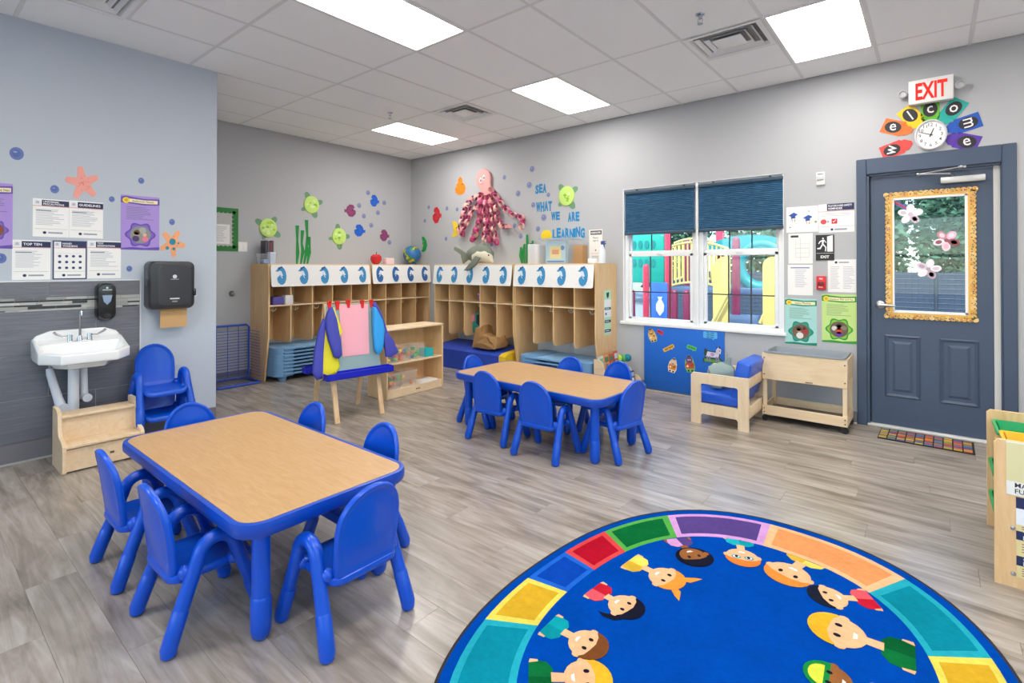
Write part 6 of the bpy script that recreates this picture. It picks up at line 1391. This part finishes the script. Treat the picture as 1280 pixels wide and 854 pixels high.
for hcol in ('#c2467c', '#f2bdb2', '#a8386a', '#eea2a4'):
    m = MB(); n = 10; R = []
    for w_ in (-.021, .021): R.append([(.050 * math.cos(2 * PI * i / n), w_, .038 * math.sin(2 * PI * i / n)) for i in range(n)])
    R2 = [[(a * .93, b, c * .93) for a, b, c in r] for r in R]
    m.add(R[0] + R[1] + R2[0] + R2[1], [(i, (i + 1) % n, n + (i + 1) % n, n + i) for i in range(n)] + [(2 * n + (i + 1) % n, 2 * n + i, 3 * n + i, 3 * n + (i + 1) % n) for i in range(n)] + [(i, 2 * n + i, 2 * n + (i + 1) % n, (i + 1) % n) for i in range(n)] + [(n + (i + 1) % n, 3 * n + (i + 1) % n, 3 * n + i, n + i) for i in range(n)])
    me = bpy.data.meshes.new('paper_link'); me.from_pydata(m.v, [], m.f); me.materials.append(col(hcol, .7)); LK.append(me)
rd = random.Random(9); cnt = 0
for ai, arm in enumerate(ARMS):
    P = [Vector((OC(p)[0], 0, OC(p)[1])) for p in arm]; seg = []; tot = 0
    for a, b in zip(P, P[1:]): seg.append((tot, a, b)); tot += (b - a).length
    n = max(4, int(tot / .066))
    for i in range(n + 1):
        s = tot * i / n; k = max(j for j, q in enumerate(seg) if q[0] <= s + 1e-6); t0, a, b = seg[k]; d = (b - a); p = a + d * min(1, (s - t0) / d.length)
        ob = bpy.data.objects.new('paper_link', LK[(cnt + ai) % 4]); COL.objects.link(ob); ob.parent = oc; cnt += 1
        ob.location = (p.x, -.056 - .014 * ((ai + i) % 2), p.z); an = math.atan2(d.z, d.x)
        ob.rotation_euler = (rd.uniform(-.2, .2) + (PI / 2 if i % 2 else 0), -an, 0)
# sign on the end cubby and devices by the door
def remd(p): p.rect(.1, .85, .95, .97, '#2a2830').text('REMINDER', .52, .91, .06, '#f2f0f0', 2, 'c', .75, .02).text('Please', .3, .74, .05, '#5a5a62', 2, 'l', .4).text('sign in', .3, .66, .05, '#5a5a62', 2, 'l', .4).rect(.12, .3, .95, .32, '#d9d2cc').disc(.5, .4, .05, '#6a5a50', 2).lines(.2, .05, .9, .25, 4)
sheet(FW, (3.4356, 1.8730), (3.6212, 1.4478), 'paper_sign', 'white REMINDER sign on the wall above the end cubby', 'sign', '#efeae6', remd)
c = (5.9383, 2.2372)
al = thing('alarm_strobe', 'white wall strobe above the papers by the door', 'alarm', (c[0], 0, c[1] - .06))
MB().box(-.035, .035, -.022, 0, 0, .12, r=.005).build('strobe_body', col('#eeecea', .4), al); MB().box(-.028, .028, -.034, -.022, .045, .085, r=.006).build('strobe_lens', col('#c9ccd0', .15), al); MB().box(-.022, .022, -.0235, -.022, .095, .108).build('strobe_print', col('#8a8a8e', .5), al)
def grads(p):
    for cx_, cy_, s in ((.22, .64, .15), (.68, .52, .15)):
        p.poly([(cx_ - s, cy_ + .03), (cx_, cy_ - .06), (cx_ + s, cy_ + .06), (cx_ + .02, cy_ + .14)], '#2f55a8', 2).poly([(cx_ - s * .5, cy_ - .1), (cx_ + s * .5, cy_ - .08), (cx_ + s * .4, cy_ + .02), (cx_ - s * .4, cy_ + .0)], '#274890', 1).poly([(cx_ - s * .4, cy_ - .12), (cx_ - s * .1, cy_ - .26), (cx_ - s * .2, cy_ - .08)], '#c0a060', 2).poly([(cx_ + s * .2, cy_ - .22), (cx_ + s * .5, cy_ - .2), (cx_ + s * .35, cy_ - .08)], '#c0a060', 2)
    p.disc(.12, .2, .025, '#a06a4a').disc(.72, .8, .02, '#5a6a4a').disc(.93, .38, .04, '#8a9a7a')
GN = 'papers on the wall by the door'
sheet(FW, (5.6475, 1.9884), (5.9150, 1.7426), 'paper_sheet', 'white sheet with two blue graduation caps by the door', 'paper', '#f3f1ee', grads, GN)
def safe(p):
    p.rect(.24, .76, 1, 1, NAVY).rect(.02, .8, .2, .98, '#e4e6ea').text('PLAYGROUND SAFETY', .28, .895, .065, '#f2f3f6', 2, 'l', .66, .02).text('REMINDER', .28, .80, .065, '#f2f3f6', 2, 'l', .4, .02).rect(0, .73, 1, .745, '#d9606a').disc(.14, .38, .085, '#d8484c').rect(.37, .3, .53, .47, '#d0343c').text('+', .27, .38, .12, '#3a4670', 2, 'c').rect(0, .20, 1, .215, '#b4bac4').disc(.38, .1, .04, NAVY).rect(.45, .07, .8, .13, '#9aa0b0').lines(.06, .55, .95, .68, 2, '#c0c4ca').poly([(.40, .38), (.43, .34), (.50, .43), (.48, .44), (.43, .375), (.41, .40)], '#f6f0f0', 2)
sheet(FW, (5.9199, 1.9945), (6.1997, 1.7299), 'paper_notice', 'PLAYGROUND SAFETY REMINDER sheet by the door', 'notice', '#f3f1ee', safe, GN)
sheet(FW, (5.6641, 1.7304), (5.8700, 1.4418), 'paper_sheet', 'evacuation plan sheet beside the EXIT pictogram', 'paper', '#efedeb', lambda p: p.rect(.1, .87, .42, .94, '#3a3a40').rect(.5, .1, .51, .85, '#b0b2b6').rect(.3, .2, .85, .21, '#b0b2b6').rect(.3, .5, .85, .51, '#b0b2b6').rect(.3, .35, .85, .36, '#c4c6ca').rect(.3, .65, .85, .66, '#c4c6ca').rect(.3, .2, .31, .8, '#c4c6ca').rect(.85, .2, .86, .8, '#c4c6ca'), GN)
sheet(FW, (5.6575, 1.4311), (5.8689, 1.1392), 'paper_sheet', 'typed white sheet under the evacuation plan', 'paper', '#f1efee', lambda p: p.lines(.3, .25, .8, .85, 13, '#c0c4ce').rect(.12, .88, .88, .92, '#8a94b4'), GN)
sheet(FW, (5.9916, 1.4784), (6.2114, 1.1764), 'paper_sheet', 'typed list sheet below the EXIT pictogram by the door frame', 'paper', '#efedec', lambda p: p.lines(.1, .1, .45, .8, 14, '#c0c4ca').lines(.55, .1, .95, .8, 14, '#c0c4ca', seed=5).disc(.3, .91, .05, NAVY).rect(.4, .89, .75, .93, '#9aa0b0'), GN)
def exitp(p):
    p.rect(.03, .02, .97, .27, '#2f2f33').rect(.03, .275, .97, .285, '#f2f2f0').text('EXIT', .5, .14, .1, '#f2f2f0', 2, 'c', .5, .03)
    p.poly([(.62, .34), (.62, .93), (.93, .98), (.93, .34)], '#f2f2f0', 2).disc(.4, .86, .05, '#f2f2f0', 2)
    p.poly([(.36, .82), (.46, .80), (.42, .6), (.32, .6)], '#f2f2f0', 2).poly([(.33, .62), (.42, .58), (.52, .5), (.5, .36), (.56, .35), (.58, .52), (.44, .64)], '#f2f2f0', 2).poly([(.32, .62), (.38, .58), (.26, .44), (.08, .44), (.08, .49), (.22, .5)], '#f2f2f0', 2).poly([(.44, .79), (.54, .68), (.58, .7), (.46, .82)], '#f2f2f0', 3).poly([(.36, .80), (.22, .76), (.14, .66), (.18, .64), (.26, .72), (.37, .74)], '#f2f2f0', 3)
sheet(FW, (5.8959, 1.7094), (6.0443, 1.4705), 'exit_pictogram', 'dark EXIT pictogram plate with a running figure', 'sign', '#2f2f33', exitp, t=.006)
fa = thing('fire_alarm', 'red fire alarm pull station by the door', 'alarm', ((5.9413, 1.2653)[0], 0, (5.9410, 1.1979)[1]))
MB().box(-.038, .038, -.035, 0, 0, .125, r=.006).build('alarm_body', col('#d8262c', .35), fa); MB().box(-.026, .026, -.046, -.035, .04, .075, r=.005).build('pull_handle', col('#7e2024', .35), fa)
pq = Print(frame((0, -.0352, 0), (1, 0, 0), (0, 0, 1)), -.03, .005, .03, .12, None, 0); pq.text('FIRE', .5, .84, .1, '#f6ecec', 1, 'c', .7, .03).text('PULL', .5, .16, .1, '#f6ecec', 1, 'c', .7, .03); pq.build('alarm_print', None, fa, smooth=False)
sheet(FW, (5.6326, 1.1076), (5.9014, 0.6664), 'paper_poster', 'teal flower photo poster under the window side papers', 'poster', '#a9d8d2', poster('#b9d8d2', '#2f9a84', '#1a8a72', 'Active Playtime', photo=KID2), 'flower posters by the door')
sheet(FW, (5.9428, 1.1568), (6.2138, 0.7111), 'paper_poster', 'lime green flower photo poster beside the door frame', 'poster', '#c4e08a', poster('#c4e08a', '#8ac83a', '#3a9a3c', 'Outdoor Play and Fun', photo=KID3), 'flower posters by the door')
# exit sign, clock and crayons above the door
es = thing('exit_sign', 'white EXIT sign with red letters and two lamp heads', 'sign', (6.7385, 0, 2.779))
MB().box(-.145, .145, -.075, -.01, 0, .199, r=.006).build('sign_box', col('#eceae8', .4), es); MB().box(-.06, .06, -.012, 0, .03, .17).build('back_plate', WHITE, es)
pq = Print(frame((0, -.0752, 0), (1, 0, 0), (0, 0, 1)), -.135, .008, .135, .19, None, 0); EXM = glow('exit_letters', '#ff3a34', .95)
vs, fs, x0, x1, y0, y1 = text_mesh('EXIT', .03); MB().add([((a - x0) / (x1 - x0) * .205 - .098, -.0758, .028 + (b - y0) / (y1 - y0) * .142) for a, b in vs], [tuple(f) for f in fs]).build('sign_letters', EXM, es, smooth=False)
for s in (-1, 1):
    h_ = MB().tube([(s * .145, -.03, .11), (s * .165, -.035, .105)], .01, n=8).lathe([(0, .0), (.03, .004), (.034, .02), (.034, .03), (.026, .032), (.022, .02), (0, .018)], n=16, fr=lambda x, y, z: (s * .185 + x, -.035 - z, .105 + y)); h_.build('lamp_head', col('#b9b9bb', .35), es)
ck = thing('wall_clock', 'round white wall clock between the crayon cutouts', 'clock', (6.738, 0, 2.515))
fc = lambda x, y, z: (x, -z, y)
MB().lathe([(0, 0), (.105, 0), (.108, .02), (.10, .034), (.094, .03), (.094, .02), (0, .02)], n=36, fr=lambda x, y, z: (x, -z, y * 1.2)).build('clock_case', col('#d9dadd', .35), ck)
pq = Print(frame((0, -.0202, 0), (1, 0, 0), (0, 0, 1)), -.1, -.12, .1, .12, None, 0)
pq.disc(.5, .5, .46, '#f4f4f2', 1, ry=.46, n=32)
for i in range(1, 13): a = PI / 2 - i * PI / 6; pq.text(str(i), .5 + .355 * math.cos(a), .5 + .355 * math.sin(a), .11, '#2a2a2e', 2, 'c', .24, .005)
for i in range(60): a = i * PI / 30; pq.disc(.5 + .435 * math.cos(a), .5 + .435 * math.sin(a), .007, '#5a5a60', 2, n=5)
pq.build('dial', None, ck, smooth=False)
def hand(a, l, w_, h, lay):
    c_, s = math.cos(a), math.sin(a); o = [(-s * w_ - c_ * .015, c_ * w_ - s * .015), (s * w_ - c_ * .015, -c_ * w_ - s * .015), (s * w_ * .6 + c_ * l, -c_ * w_ * .6 + s * l), (-s * w_ * .6 + c_ * l, c_ * w_ * .6 + s * l)]
    MB().prism([(x, y * 1.2) for x, y in o], .022 + lay, .0228 + lay, None, fc).build('clock_hand', col(h, .5), ck, smooth=False)
hand(D_(65), .048, .004, '#18181a', .001); hand(D_(160), .08, .0028, '#18181a', .002)
CRY = [('w', (6.5014, 2.4361), '#e04a44', 'red'), ('e', (6.5077, 2.6161), '#ee7430', 'orange'), ('l', (6.6174, 2.6861), '#f0c820', 'yellow'), ('c', (6.7356, 2.7045), '#62b432', 'green'), ('o', (6.8692, 2.6888), '#1fa89c', 'teal'), ('m', (6.9477, 2.5692), '#2358b8', 'blue'), ('e', (6.9398, 2.4335), '#5a36a4', 'purple')]
for ch, c, h, nm in CRY:
    an = math.atan2(6.738 * 0 + 2.515 - c[1], 6.738 - c[0]); ca, sa = math.cos(an), math.sin(an)
    fr = frame((c[0], 0, c[1]), (ca, 0, sa), (-sa, 0, ca)); L, W_ = .105, .062
    m = MB().prism([(-L, -W_), (L * .45, -W_), (L * .55, -W_ * .8), (L * .75, -W_ * .8), (L * 1.15, -W_ * .22), (L * 1.15, W_ * .22), (L * .75, W_ * .8), (L * .55, W_ * .8), (L * .45, W_), (-L, W_)], .002, .004, col(h, .6), fr)
    m.prism([(L * .36, -W_), (L * .42, -W_), (L * .42, W_), (L * .36, W_)], .004, .0046, col('#2a2a2e', .6) if False else col(h, .9), fr)
    m.prism(ell(-L * .25, 0, W_ * .98, W_ * .78, 18), .004, .005, col('#2c2a2e', .6), fr)
    up = PI / 2 if ca > -.2 and abs(sa) > .8 else 0
    rot = {'w': PI / 2, 'e': 0, 'l': PI / 2, 'c': PI / 2, 'o': PI / 2, 'm': -PI / 2}[ch]
    if nm == 'orange': rot = PI / 2 - PI / 3
    if nm == 'purple': rot = -PI / 2
    vs, fs, x0, x1, y0, y1 = text_mesh(ch, .005); k = .11; 
    tilt = -an + {'red': D_(78), 'orange': D_(-4), 'yellow': D_(28), 'green': D_(8), 'teal': D_(-5), 'blue': D_(-80), 'purple': D_(8)}[nm]
    ct, st_ = math.cos(tilt), math.sin(tilt); V = []
    for a, b in vs:
        a2, b2 = (a - (x0 + x1) / 2) * k, (b - (y0 + y1) / 2) * k * 1.15; V.append(fr(-L * .25 + a2 * ct - b2 * st_, a2 * st_ + b2 * ct, .0054))
    m.add(V, [tuple(f) for f in fs], col('#f4f0f0', .6)); one(m, 'crayon_cutout', '%s crayon cutout with the letter %s beside the clock' % (nm, ch), 'cutout', group='crayon cutouts spelling welcome', smooth=False)
